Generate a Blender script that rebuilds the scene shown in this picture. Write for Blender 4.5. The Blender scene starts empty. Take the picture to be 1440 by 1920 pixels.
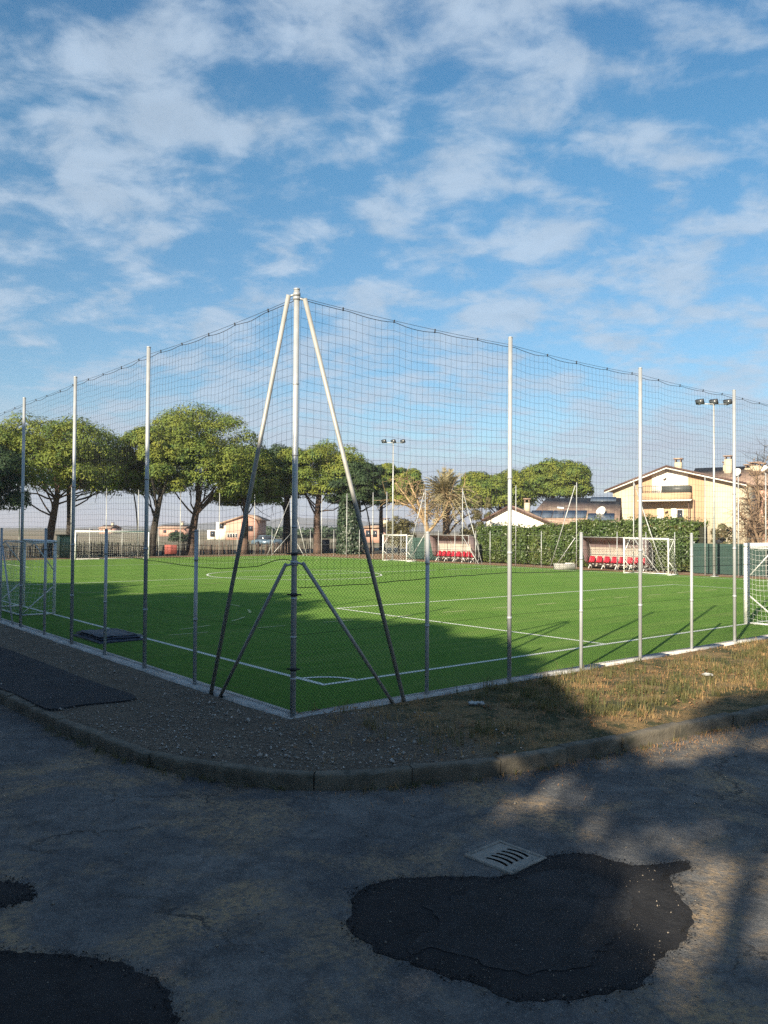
import bpy, math, random
import numpy as np
from mathutils import Matrix, Vector

# ------------------------------------------------------------------ camera, sky, sun
S = bpy.context.scene
COL = S.collection
F_PX, PITCH, ROLL, EYE = 1513.0, .022, .007, 2.37
FW = np.array([0, math.cos(PITCH), math.sin(PITCH)])
_up = np.array([0, -math.sin(PITCH), math.cos(PITCH)]); _rt = np.array([1., 0, 0])
RT = _rt*math.cos(ROLL) + _up*math.sin(ROLL); UP = _up*math.cos(ROLL) - _rt*math.sin(ROLL)
cam = bpy.data.cameras.new('camera'); camo = bpy.data.objects.new('camera', cam); COL.objects.link(camo)
cam.sensor_fit = 'VERTICAL'; cam.sensor_height = 36; cam.sensor_width = 27; cam.lens = 36*F_PX/1920
cam.clip_start = .05; cam.clip_end = 30000
camo.matrix_world = Matrix(((RT[0], UP[0], -FW[0], 0), (RT[1], UP[1], -FW[1], 0), (RT[2], UP[2], -FW[2], EYE), (0, 0, 0, 1)))
S.camera = camo
S.view_settings.view_transform = 'Standard'; S.view_settings.look = 'None'; S.view_settings.gamma = 1
S.view_settings.exposure = 1.42
S.cycles.use_denoising = False
S.cycles.max_bounces = 6; S.cycles.transparent_max_bounces = 8; S.cycles.volume_bounces = 0
S.cycles.sample_clamp_indirect = 8

SUN_AZ, SUN_EL = math.radians(28.2), math.radians(23.1)   # shadows run to +SUN_AZ of the view axis
sd = Vector((math.sin(SUN_AZ)*math.cos(SUN_EL), math.cos(SUN_AZ)*math.cos(SUN_EL), -math.sin(SUN_EL)))
sl = bpy.data.lights.new('sun', 'SUN'); sl.energy = 5.0; sl.angle = math.radians(.53); sl.color = (1, .87, .67)
so = bpy.data.objects.new('sun', sl); COL.objects.link(so); so.rotation_euler = sd.to_track_quat('-Z', 'Y').to_euler()
so.location = (-40, -80, 60)

w = bpy.data.worlds.new('World'); S.world = w; w.cycles.sampling_method = 'MANUAL'; w.cycles.sample_map_resolution = 2048; w.use_nodes = True
def build_world():
    nt = w.node_tree; N = nt.nodes; L = nt.links; N.clear()
    def n(t, **k):
        o = N.new(t)
        for a, b in k.items(): setattr(o, a, b)
        return o
    def math_(op, a, b=None, c=None, clamp=False):
        o = n('ShaderNodeMath', operation=op, use_clamp=clamp)
        for i, x in enumerate((a, b, c)):
            if x is None: continue
            if isinstance(x, (int, float)): o.inputs[i].default_value = x
            else: L.new(x, o.inputs[i])
        return o.outputs[0]
    sky = n('ShaderNodeTexSky', sky_type='NISHITA', sun_disc=False)
    sky.sun_elevation = SUN_EL; sky.sun_rotation = math.radians(180) + SUN_AZ
    sky.air_density = 1.0; sky.dust_density = .25; sky.ozone_density = 2.2; sky.altitude = 200
    tc = n('ShaderNodeTexCoord'); sep = n('ShaderNodeSeparateXYZ'); L.new(tc.outputs['Generated'], sep.inputs[0])
    x, y, z = sep.outputs
    zz = math_('MAXIMUM', z, .0)
    den = math_('ADD', zz, .22)
    comb = n('ShaderNodeCombineXYZ')
    L.new(math_('DIVIDE', x, den), comb.inputs[0]); L.new(math_('DIVIDE', y, den), comb.inputs[1])
    def noise(scale, detail, rough, loc, dist=0., sx=1., sy=1., rot=0.):
        m = n('ShaderNodeMapping'); L.new(comb.outputs[0], m.inputs[0])
        m.inputs['Location'].default_value = loc; m.inputs['Scale'].default_value = (sx, sy, 1); m.inputs['Rotation'].default_value = (0, 0, rot)
        t = n('ShaderNodeTexNoise'); L.new(m.outputs[0], t.inputs['Vector'])
        t.inputs['Scale'].default_value = scale; t.inputs['Detail'].default_value = detail; t.inputs['Roughness'].default_value = rough
        t.inputs['Distortion'].default_value = dist
        return t.outputs['Fac']
    a = noise(4.9, 9, .55, (4.72, 2.06, 0), .2, 1.0, 1.3, .35)
    b = noise(1.25, 3, .5, (7.92, 3.10, 0))
    c = noise(8, 6, .62, (1.3, 4.9, 0), .4)
    dsum = math_('ADD', math_('ADD', math_('MULTIPLY', a, .62), math_('MULTIPLY', b, .34)), math_('MULTIPLY', c, .30))
    # a higher share of cloud low over the horizon
    low = math_('MULTIPLY', math_('SUBTRACT', 1.0, math_('MULTIPLY', zz, 2.4, clamp=True)), .05)
    dsum = math_('ADD', dsum, low)
    mr = n('ShaderNodeMapRange', interpolation_type='SMOOTHSTEP'); L.new(dsum, mr.inputs[0])
    mr.inputs[1].default_value = .575; mr.inputs[2].default_value = .745; mr.inputs[3].default_value = 0; mr.inputs[4].default_value = .74
    cov = mr.outputs[0]
    # a flat bank of grey cloud right above the horizon
    bn = noise(.55, 5, .55, (2.2, 9.1, 0))
    hz = n('ShaderNodeMapRange', interpolation_type='SMOOTHSTEP')
    L.new(math_('SUBTRACT', zz, math_('MULTIPLY', math_('SUBTRACT', bn, .5), .42)), hz.inputs[0])
    hz.inputs[1].default_value = .19; hz.inputs[2].default_value = .06; hz.inputs[3].default_value = 0; hz.inputs[4].default_value = .82
    # cloud light: bright tops, greyer thick parts
    shade = n('ShaderNodeMapRange'); L.new(c, shade.inputs[0])
    shade.inputs[1].default_value = .3; shade.inputs[2].default_value = .7; shade.inputs[3].default_value = .86; shade.inputs[4].default_value = 1.08
    cc = n('ShaderNodeMix', data_type='RGBA', blend_type='MULTIPLY'); cc.inputs[0].default_value = 1
    cc.inputs[6].default_value = (3.75, 4.6, 5.6, 1); L.new(shade.outputs[0], cc.inputs[7])
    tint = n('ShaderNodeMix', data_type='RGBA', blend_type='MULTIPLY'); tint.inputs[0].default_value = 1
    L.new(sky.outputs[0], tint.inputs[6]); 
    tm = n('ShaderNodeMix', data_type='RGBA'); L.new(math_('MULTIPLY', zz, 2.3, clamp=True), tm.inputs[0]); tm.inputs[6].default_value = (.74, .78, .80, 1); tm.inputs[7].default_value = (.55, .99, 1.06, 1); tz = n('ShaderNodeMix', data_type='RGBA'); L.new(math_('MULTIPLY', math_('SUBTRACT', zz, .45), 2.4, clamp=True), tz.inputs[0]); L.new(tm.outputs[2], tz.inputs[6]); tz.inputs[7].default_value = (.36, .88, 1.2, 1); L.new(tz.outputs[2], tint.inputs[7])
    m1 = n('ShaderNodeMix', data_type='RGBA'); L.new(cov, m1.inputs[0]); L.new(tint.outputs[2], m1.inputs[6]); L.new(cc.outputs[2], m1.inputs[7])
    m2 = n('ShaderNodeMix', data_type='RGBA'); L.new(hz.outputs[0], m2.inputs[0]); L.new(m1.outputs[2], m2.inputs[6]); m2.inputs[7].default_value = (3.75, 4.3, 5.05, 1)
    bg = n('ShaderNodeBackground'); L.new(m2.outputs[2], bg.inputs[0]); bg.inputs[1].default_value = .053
    out = n('ShaderNodeOutputWorld'); L.new(bg.outputs[0], out.inputs[0])
build_world()

# ------------------------------------------------------------------ helpers
rng = np.random.default_rng(7); random.seed(7)
ORG = {}
P0 = np.array([-1.121, 10.129]); _a = math.radians(39.795)
RD = np.array([math.cos(_a), math.sin(_a)]); LD = np.array([-math.sin(_a), math.cos(_a)])
def W(u, v, z=0.): g = P0 + RD*u + LD*v; return np.array([g[0], g[1], z])
def ray(px, py): return FW*F_PX + RT*(px-720) + UP*(960-py)
def at(px, py, Y): d = ray(px, py); t = Y/d[1]; return np.array([d[0]*t, Y, EYE+d[2]*t])   # authoring aid: pixel + distance -> point
def gp(px, py, z=0.): d = ray(px, py); t = (z-EYE)/d[2]; return np.array([d[0]*t, d[1]*t, z])
def u_on(px, v):   # along-run coordinate u on the line v=const seen at px
    d = ray(px, 1000)[:2]; s = np.linalg.solve(np.array([d, -RD]).T, P0+LD*v); return s[1]
def v_on(px, u):
    d = ray(px, 1000)[:2]; s = np.linalg.solve(np.array([d, -LD]).T, P0+RD*u); return s[1]

def nrm(v): v = np.asarray(v, float); return v/(np.linalg.norm(v)+1e-12)
class MB:
    def __init__(s): s.V = []; s.F = []; s.n = 0
    def add(s, v, f):
        s.V.append(np.asarray(v, float).reshape(-1, 3)); s.F.append(([len(q) for q in f] if not isinstance(f, np.ndarray) else np.full(len(f), f.shape[1]),
            np.concatenate([np.asarray(q) for q in f])+s.n if not isinstance(f, np.ndarray) else f.ravel()+s.n)); s.n += len(s.V[-1]); return s
    def quad(s, a, b, c, d): return s.add([a, b, c, d], [(0, 1, 2, 3)])
    def poly(s, pts): return s.add(pts, [tuple(range(len(pts)))])
    def hexa(s, b, t):  # four bottom, four top
        return s.add(list(b)+list(t), [(3, 2, 1, 0), (4, 5, 6, 7), (0, 1, 5, 4), (1, 2, 6, 5), (2, 3, 7, 6), (3, 0, 4, 7)])
    def box(s, c, size, ax=None):
        c = np.asarray(c, float); hx, hy, hz = np.asarray(size, float)/2
        A = np.eye(3) if ax is None else np.asarray(ax, float)
        p = lambda i, j, k: c + A[0]*hx*i + A[1]*hy*j + A[2]*hz*k
        return s.hexa([p(-1, -1, -1), p(1, -1, -1), p(1, 1, -1), p(-1, 1, -1)], [p(-1, -1, 1), p(1, -1, 1), p(1, 1, 1), p(-1, 1, 1)])
    def extrude(s, poly, d):  # polygon (list of points) pushed along d
        p = np.asarray(poly, float); n = len(p); q = p+np.asarray(d, float)
        f = [tuple(range(n))[::-1], tuple(range(n, 2*n))]+[(i, (i+1) % n, n+(i+1) % n, n+i) for i in range(n)]
        return s.add(np.vstack([p, q]), f)
    def tube(s, pts, r, n=8, cap=True):
        pts = np.asarray(pts, float); k = len(pts); r = np.broadcast_to(np.asarray(r, float), (k,))
        T = np.gradient(pts, axis=0) if k > 2 else np.array([pts[1]-pts[0]]*2)
        ref = np.array([0, 0, 1.]) if abs(nrm(T[0])[2]) < .9 else np.array([1., 0, 0])
        ang = np.arange(n)*2*math.pi/n; V = []
        for i in range(k):
            t = nrm(T[i]); x = nrm(np.cross(ref, t)); y = np.cross(t, x)
            V.append(pts[i]+r[i]*(np.cos(ang)[:, None]*x+np.sin(ang)[:, None]*y))
        f = [(i*n+j, i*n+(j+1) % n, (i+1)*n+(j+1) % n, (i+1)*n+j) for i in range(k-1) for j in range(n)]
        if cap: f += [tuple(range(n))[::-1], tuple(range((k-1)*n, k*n))]
        return s.add(np.vstack(V), f)
    def prisms(s, A, B, r, n=3):   # many thin straight wires at once
        A = np.asarray(A, float); B = np.asarray(B, float); m = len(A)
        t = B-A; t /= np.linalg.norm(t, axis=1)[:, None]+1e-12
        ref = np.where(np.abs(t[:, 2:3]) < .9, np.array([[0, 0, 1.]]), np.array([[1., 0, 0]]))
        x = np.cross(ref, t); x /= np.linalg.norm(x, axis=1)[:, None]; y = np.cross(t, x)
        V = np.zeros((m, 2, n, 3))
        for j in range(n):
            o = r*(math.cos(2*math.pi*j/n)*x+math.sin(2*math.pi*j/n)*y); V[:, 0, j] = A+o; V[:, 1, j] = B+o
        b = np.arange(m)[:, None]*2*n; f = []
        for j in range(n): f.append(np.hstack([b+j, b+(j+1) % n, b+n+(j+1) % n, b+n+j]))
        return s.add(V.reshape(-1, 3), np.vstack(f))
    def quads(s, V):  # (m,4,3)
        m = len(V); return s.add(V.reshape(-1, 3), np.arange(4*m).reshape(m, 4))
    def tris(s, V):
        m = len(V); return s.add(V.reshape(-1, 3), np.arange(3*m).reshape(m, 3))
    def grid(s, G):  # (a,b,3)
        a, b = G.shape[:2]; i = np.arange(a-1)[:, None]*b+np.arange(b-1)[None]; i = i.ravel()
        return s.add(G.reshape(-1, 3), np.stack([i, i+1, i+b+1, i+b], 1))
    def build(s, name, mat, parent=None, smooth=False, org=None):
        V = np.vstack(s.V).astype(np.float32)
        if org is None: org = ORG.get(parent.name) if parent is not None else None
        if org is not None: V = V-np.asarray(org, np.float32)
        ls = np.concatenate([np.asarray(a) for a, _ in s.F]).astype(np.int32); li = np.concatenate([b for _, b in s.F]).astype(np.int32)
        me = bpy.data.meshes.new(name); me.vertices.add(len(V)); me.vertices.foreach_set('co', V.ravel())
        me.loops.add(len(li)); me.loops.foreach_set('vertex_index', li); me.polygons.add(len(ls))
        me.polygons.foreach_set('loop_start', np.concatenate([[0], np.cumsum(ls)[:-1]]).astype(np.int32))
        if smooth: me.polygons.foreach_set('use_smooth', np.ones(len(ls), bool))
        me.update(calc_edges=True); me.validate()
        me.materials.append(mat)
        o = bpy.data.objects.new(name, me); COL.objects.link(o)
        if parent is not None:
            o.parent = parent; ORG[o.name] = ORG.get(parent.name, (0, 0, 0))
        else:
            o.location = (0, 0, 0) if org is None else tuple(map(float, org)); ORG[o.name] = org if org is not None else (0, 0, 0)
        return o
def thing(name, loc, label, cat, group=None):
    o = bpy.data.objects.new(name, None); COL.objects.link(o); o.location = tuple(map(float, loc)); o.empty_display_size = .2
    ORG[o.name] = np.array(loc, float); tag(o, label, cat, group); return o
def tag(o, label, cat, group=None, kind=None):
    o['label'] = label; o['category'] = cat
    if group: o['group'] = group
    if kind: o['kind'] = kind
    return o
def struct(o, label=None, kind='structure'):
    o['kind'] = kind
    if label: o['label'] = label
    return o
def children(o): return [c for c in bpy.data.objects if c.parent == o]
def copy_tree(o, loc, rotz=None, label=None, group=None):
    def rec(a, par):
        c = a.copy(); COL.objects.link(c)
        if par is not None: c.parent = par
        for ch in children(a): rec(ch, c)
        return c
    c = rec(o, None); c.location = tuple(map(float, loc))
    if rotz is not None: c.rotation_euler = (0, 0, rotz)
    if label: c['label'] = label
    if group: c['group'] = group
    return c

# ------------------------------------------------------------------ materials
def M(name, c1, c2=None, scale=4., rough=.7, metal=0., bump=0., bscale=40., detail=5., lo=.35, hi=.65, spec=.5, c3=None, s3=1., transl=None, stretch=None, lo3=.5, hi3=.65, bdist=.02):
    m = bpy.data.materials.new(name); m.use_nodes = True; nt = m.node_tree; N = nt.nodes; L = nt.links
    p = N['Principled BSDF']; p.inputs['Roughness'].default_value = rough; p.inputs['Metallic'].default_value = metal
    p.inputs['Specular IOR Level'].default_value = spec
    tc = N.new('ShaderNodeTexCoord'); vec = tc.outputs['Object']
    if stretch:
        mp = N.new('ShaderNodeMapping'); L.new(vec, mp.inputs[0]); mp.inputs['Scale'].default_value = stretch; vec = mp.outputs[0]
    def noise(sc, d=detail, r=.6):
        t = N.new('ShaderNodeTexNoise'); L.new(vec, t.inputs['Vector']); t.inputs['Scale'].default_value = sc; t.inputs['Detail'].default_value = d; t.inputs['Roughness'].default_value = r; return t.outputs['Fac']
    def ramp(f, a, b):
        r = N.new('ShaderNodeMapRange'); L.new(f, r.inputs[0]); r.inputs[1].default_value = a; r.inputs[2].default_value = b; return r.outputs[0]
    def mix(f, a, b):
        x = N.new('ShaderNodeMix'); x.data_type = 'RGBA'
        if isinstance(f, float): x.inputs[0].default_value = f
        else: L.new(f, x.inputs[0])
        for i, q in ((6, a), (7, b)):
            if isinstance(q, tuple): x.inputs[i].default_value = (*q, 1)
            else: L.new(q, x.inputs[i])
        return x.outputs[2]
    col = c1
    if c2 is not None: col = mix(ramp(noise(scale), lo, hi), c1, c2)
    if c3 is not None: col = mix(ramp(noise(s3, 4), lo3, hi3), col, c3)
    if isinstance(col, tuple): p.inputs['Base Color'].default_value = (*col, 1)
    else: L.new(col, p.inputs['Base Color'])
    if bump:
        b = N.new('ShaderNodeBump'); b.inputs['Strength'].default_value = bump; b.inputs['Distance'].default_value = bdist
        L.new(noise(bscale, 4), b.inputs['Height']); L.new(b.outputs[0], p.inputs['Normal'])
    if transl:
        t = N.new('ShaderNodeBsdfTranslucent'); ms = N.new('ShaderNodeMixShader'); ms.inputs[0].default_value = transl
        if isinstance(col, tuple): t.inputs[0].default_value = (*col, 1)
        else: L.new(col, t.inputs[0])
        L.new(p.outputs[0], ms.inputs[1]); L.new(t.outputs[0], ms.inputs[2]); L.new(ms.outputs[0], N['Material Output'].inputs[0])
    m['_'] = 0
    return m
galv_dull = M('weathered_steel', (.30, .30, .28), (.24, .24, .225), scale=4, rough=.55, metal=.2, c3=(.36, .36, .35), s3=1.5)
galv = M('galvanised_steel', (.40, .42, .43), (.33, .35, .36), scale=5, rough=.45, metal=.3, c3=(.28, .285, .28), s3=1.6, lo3=.5, hi3=.75)
galv_far = M('galvanised_far', (.42, .43, .42), (.33, .34, .34), scale=5, rough=.5, metal=.3)
coated = M('dark_coated_wire', (.007, .010, .010), rough=.7, spec=.2)
cord_m = M('black_cord', (.012, .014, .018), rough=.7)
net_m = M('black_net', (.014, .017, .022), rough=.7)
white_paint = M('white_paint', (.80, .80, .78), (.70, .70, .68), scale=6, rough=.4)
white_net = M('white_net', (.78, .79, .76), rough=.8)
concrete = M('concrete', (.34, .33, .31), (.24, .235, .22), scale=5, rough=.9, bump=.5, bscale=60)
plastic_red = M('red_plastic', (.36, .018, .035), (.31, .015, .03), scale=8, rough=.4)
dark_metal = M('dark_metal', (.04, .042, .045), rough=.5, metal=.4)
bark = M('pine_bark', (.11, .068, .05), (.05, .037, .03), scale=3.5, rough=.95, bump=1., bscale=9, stretch=(1, 1, .35), bdist=.08)
bark_dark = M('dark_bark', (.05, .042, .036), (.03, .026, .022), scale=3.5, rough=.95, bump=1., bscale=9, bdist=.08)
pine_leaf = M('pine_needles', (.112, .168, .032), (.21, .222, .036), scale=.35, rough=.7, transl=.25, c3=(.062, .12, .034), s3=.9, lo3=.48, hi3=.66, spec=.25)
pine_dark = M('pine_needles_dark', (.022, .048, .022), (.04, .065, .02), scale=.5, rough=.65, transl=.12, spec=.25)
wood_tan = M('dry_branch', (.34, .24, .13), (.22, .15, .08), scale=2, rough=.9)

# ------------------------------------------------------------------ ground, road, kerb, verge, pitch
def vnoise(x, y, s, seed=0):   # smooth value noise for meshes
    r = np.random.default_rng(seed).random((64, 64)); x = np.asarray(x)*s; y = np.asarray(y)*s
    i = np.floor(x).astype(int); j = np.floor(y).astype(int); a = x-i; b = y-j; a = a*a*(3-2*a); b = b*b*(3-2*b)
    g = lambda p, q: r[p % 64, q % 64]
    return (g(i, j)*(1-a)+g(i+1, j)*a)*(1-b)+(g(i, j+1)*(1-a)+g(i+1, j+1)*a)*b-.5
ROADZ = -.16
kp = [(-2.6, 140), (-2.55, 40), (-2.5, 14), (-2.45, 8), (-2.4, 3.9), (-2.26, 1.5), (-2.06, -.15), (-1.72, -1.18), (-1.2, -1.9), (-.6, -2.36), (.45, -2.77), (1.5, -2.97), (2.8, -3.12), (3.9, -3.23), (5.5, -3.38), (9, -3.55), (14, -3.7), (40, -4), (140, -4.5)]
def catmull(pts, step):
    pts = np.array(pts, float); out = []
    P = np.vstack([2*pts[0]-pts[1], pts, 2*pts[-1]-pts[-2]])
    for i in range(1, len(P)-2):
        a, b, c, d = P[i-1:i+3]; n = max(2, int(np.linalg.norm(c-b)/step)); t = np.linspace(0, 1, n, endpoint=False)[:, None]
        al = .5; t0 = 0; t1 = t0+np.linalg.norm(b-a)**al; t2 = t1+np.linalg.norm(c-b)**al; t3 = t2+np.linalg.norm(d-c)**al
        T = t1+(t2-t1)*t
        A1 = (t1-T)/(t1-t0)*a+(T-t0)/(t1-t0)*b; A2 = (t2-T)/(t2-t1)*b+(T-t1)/(t2-t1)*c; A3 = (t3-T)/(t3-t2)*c+(T-t2)/(t3-t2)*d
        B1 = (t2-T)/(t2-t0)*A1+(T-t0)/(t2-t0)*A2; B2 = (t3-T)/(t3-t1)*A2+(T-t1)/(t3-t1)*A3
        out.append((t2-T)/(t2-t1)*B1+(T-t1)/(t2-t1)*B2)
    return np.vstack(out+[pts[-1:]])
KC = catmull(kp, .08)                        # outer top edge of the kerb, in pitch (u, v) metres
KT = np.gradient(KC, axis=0); KT /= np.linalg.norm(KT, axis=1)[:, None]
KN = np.stack([KT[:, 1]*-1, KT[:, 0]], 1)     # towards the pitch
if (KN[len(KN)//2]@np.array([1, 1])) < 0: KN = -KN
KL = np.concatenate([[0], np.cumsum(np.linalg.norm(np.diff(KC, axis=0), axis=1))])
def UV(a, z): a = np.asarray(a); g = P0+a[..., 0:1]*RD+a[..., 1:2]*LD; return np.concatenate([g, np.broadcast_to(np.asarray(z, float)[..., None], g.shape[:-1]+(1,))], -1)

def asphalt_mat(name, c1, c2, sand, speck, seed, sandlo=.56, crack=True):
    m = bpy.data.materials.new(name); m.use_nodes = True; nt = m.node_tree; N = nt.nodes; L = nt.links; p = N['Principled BSDF']
    p.inputs['Roughness'].default_value = .9; p.inputs['Specular IOR Level'].default_value = .25
    tc = N.new('ShaderNodeTexCoord'); mp = N.new('ShaderNodeMapping'); L.new(tc.outputs['Object'], mp.inputs[0]); mp.inputs['Location'].default_value = (seed, seed*.7, 0)
    def noise(sc, d=5, r=.6, dist=0.):
        t = N.new('ShaderNodeTexNoise'); L.new(mp.outputs[0], t.inputs[0]); t.inputs['Scale'].default_value = sc; t.inputs['Detail'].default_value = d; t.inputs['Roughness'].default_value = r; t.inputs['Distortion'].default_value = dist; return t
    def ramp(f, a, b, c=0., d=1.):
        r = N.new('ShaderNodeMapRange'); L.new(f, r.inputs[0])
        for i, q in enumerate((a, b, c, d)): r.inputs[i+1].default_value = q
        return r.outputs[0]
    def mix(f, a, b, bt='MIX'):
        x = N.new('ShaderNodeMix'); x.data_type = 'RGBA'; x.blend_type = bt; L.new(f, x.inputs[0]) if not isinstance(f, float) else setattr(x.inputs[0], 'default_value', f)
        for i, q in ((6, a), (7, b)):
            if isinstance(q, tuple): x.inputs[i].default_value = (*q, 1)
            else: L.new(q, x.inputs[i])
        return x.outputs[2]
    def mul(a, b):
        x = N.new('ShaderNodeMath'); x.operation = 'MULTIPLY'; L.new(a, x.inputs[0])
        if isinstance(b, float): x.inputs[1].default_value = b
        else: L.new(b, x.inputs[1])
        return x.outputs[0]
    col = mix(ramp(noise(.9, 6, .62, .3).outputs[0], .36, .62), c1, c2)
    col = mix(mul(ramp(noise(3.2, 6, .7, .4).outputs[0], .46, .6), .6), col, tuple(q*.55 for q in c1))
    col = mix(mul(ramp(noise(9, 5, .75).outputs[0], .42, .68), .6), col, tuple(q*.6 for q in c1))
    col = mix(mul(ramp(noise(48, 3, .8).outputs[0], .5, .7), .55), col, tuple(q*1.25 for q in c2))
    if sand:
        col = mix(mul(ramp(noise(.75, 6, .7, .5).outputs[0], sandlo, sandlo+.13), ramp(noise(28, 3, .6).outputs[0], .34, .6)), col, sand)
    if speck:
        v = N.new('ShaderNodeTexVoronoi'); L.new(mp.outputs[0], v.inputs[0]); v.inputs['Scale'].default_value = 62; v.inputs['Randomness'].default_value = 1
        sp = mul(ramp(v.outputs['Distance'], .30, .18), ramp(noise(11, 3).outputs[0], .5, .62))
        wn = N.new('ShaderNodeTexWhiteNoise'); L.new(v.outputs['Position'], wn.inputs[0])
        sp = mul(sp, ramp(wn.outputs['Value'], .35, .9))
        col = mix(sp, col, speck)
    if crack:
        v2 = N.new('ShaderNodeTexVoronoi'); v2.feature = 'DISTANCE_TO_EDGE'; v2.inputs['Scale'].default_value = .55
        ad = N.new('ShaderNodeVectorMath'); ad.operation = 'MULTIPLY_ADD'; L.new(noise(1.6, 6, .7).outputs['Color'], ad.inputs[0]); ad.inputs[1].default_value = (.9, .9, 0); L.new(mp.outputs[0], ad.inputs[2]); L.new(ad.outputs[0], v2.inputs[0])
        col = mix(mul(ramp(v2.outputs['Distance'], .007, .002), ramp(noise(.5, 2).outputs[0], .48, .56)), col, (.05, .047, .043))
    L.new(col, p.inputs['Base Color'])
    h = N.new('ShaderNodeMath'); h.operation = 'ADD'; L.new(noise(85, 3, .7).outputs[0], h.inputs[0]); L.new(mul(noise(9, 5, .6).outputs[0], 2.2), h.inputs[1])
    b = N.new('ShaderNodeBump'); b.inputs['Strength'].default_value = .9; b.inputs['Distance'].default_value = .018; L.new(h.outputs[0], b.inputs['Height']); L.new(b.outputs[0], p.inputs['Normal'])
    return m
road_m = asphalt_mat('worn_asphalt', (.080, .084, .088), (.170, .165, .155), (.31, .225, .135), (.30, .28, .25), 0, sandlo=.485)
patch_m = asphalt_mat('fresh_asphalt_patch', (.012, .012, .014), (.024, .024, .026), None, (.07, .068, .065), 5.3, crack=False)
wear_m = asphalt_mat('worn_patch_centre', (.016, .017, .019), (.036, .037, .040), (.13, .10, .07), (.15, .14, .13), 9.1, sandlo=.58, crack=False)
path_m = asphalt_mat('path_asphalt', (.026, .028, .032), (.038, .04, .044), None, None, 3.3, crack=False)

dirt_m = M('ground_soil', (.17, .135, .085), (.12, .115, .06), scale=.05, rough=.95, c3=(.22, .17, .11), s3=.018, bump=.6, bscale=3)
struct(MB().quad((-3000, -3000, -.22), (5000, -3000, -.22), (5000, 6000, -.22), (-3000, 6000, -.22)).build('ground', dirt_m), 'bare ground reaching the horizon')
# the field beyond the fences, level with the pitch
struct(MB().quad(W(-.1, -.1, -.03), W(4500, -.1, -.03), W(4500, 4500, -.03), W(-.1, 4500, -.03)).build('field', dirt_m), 'brown winter field behind the pitch')
# road sheet on the outer side of the kerb
o = MB().quad((-160, -40, ROADZ), (160, -40, ROADZ), (160, 140, ROADZ), (-160, 140, ROADZ)).build('road', road_m); struct(o, 'worn grey asphalt road')

# kerb: stones with joints, a chipped top edge and a dirty face
def build_kerb():
    m = MB(); kw, kh = .125, .16
    sel = (KC[:, 0] < 24) & (KC[:, 1] < 30); idx = np.where(sel)[0]
    i0 = idx[0]; k = i0; L0 = KL[i0]
    r = np.random.default_rng(3); st = 0
    while k < idx[-1]-4:
        ln = r.uniform(.85, 1.05); e = np.searchsorted(KL, KL[k]+ln); e = min(e, idx[-1])
        ii = np.arange(k, e+1); gap = .007; c = KC[ii].copy()
        c[0] += KT[k]*gap; c[-1] -= KT[e]*gap
        dz = r.normal(0, .010); do = r.normal(0, .012); tw = r.normal(0, .006)
        prof = [(0.012, ROADZ-.05), (.004, -.07), (.0, -.012), (.010, .0), (kw-.02, .004), (kw, -.02), (kw, -.1)]
        G = np.zeros((len(ii), len(prof), 3))
        for a in range(len(ii)):
            f = a/max(1, len(ii)-1)-.5
            for b, (off, z) in enumerate(prof):
                chip = 0 if b not in (2, 3) else -abs(r.normal(0, .006))-(.03 if r.random() < .035 else 0)
                q = c[a]+KN[ii[a]]*(off+do+tw*f*6+(r.normal(0, .003) if b < 5 else 0))
                G[a, b] = UV(q, np.array(z+dz+tw*f*2+chip+(r.normal(0, .0025) if z > -.12 else 0)))
        m.grid(G)
        m.poly([G[0, b] for b in range(len(prof))]); m.poly([G[-1, b] for b in range(len(prof))][::-1])
        k = e
    km = M('kerb_concrete', (.15, .132, .10), (.085, .074, .055), scale=3.5, rough=.95, bump=.9, bscale=34, c3=(.05, .05, .036), s3=4, lo3=.5, hi3=.7, bdist=.012)
    return struct(m.build('kerb', km, smooth=False), 'weathered concrete kerb curving round the corner')
build_kerb()

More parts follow.
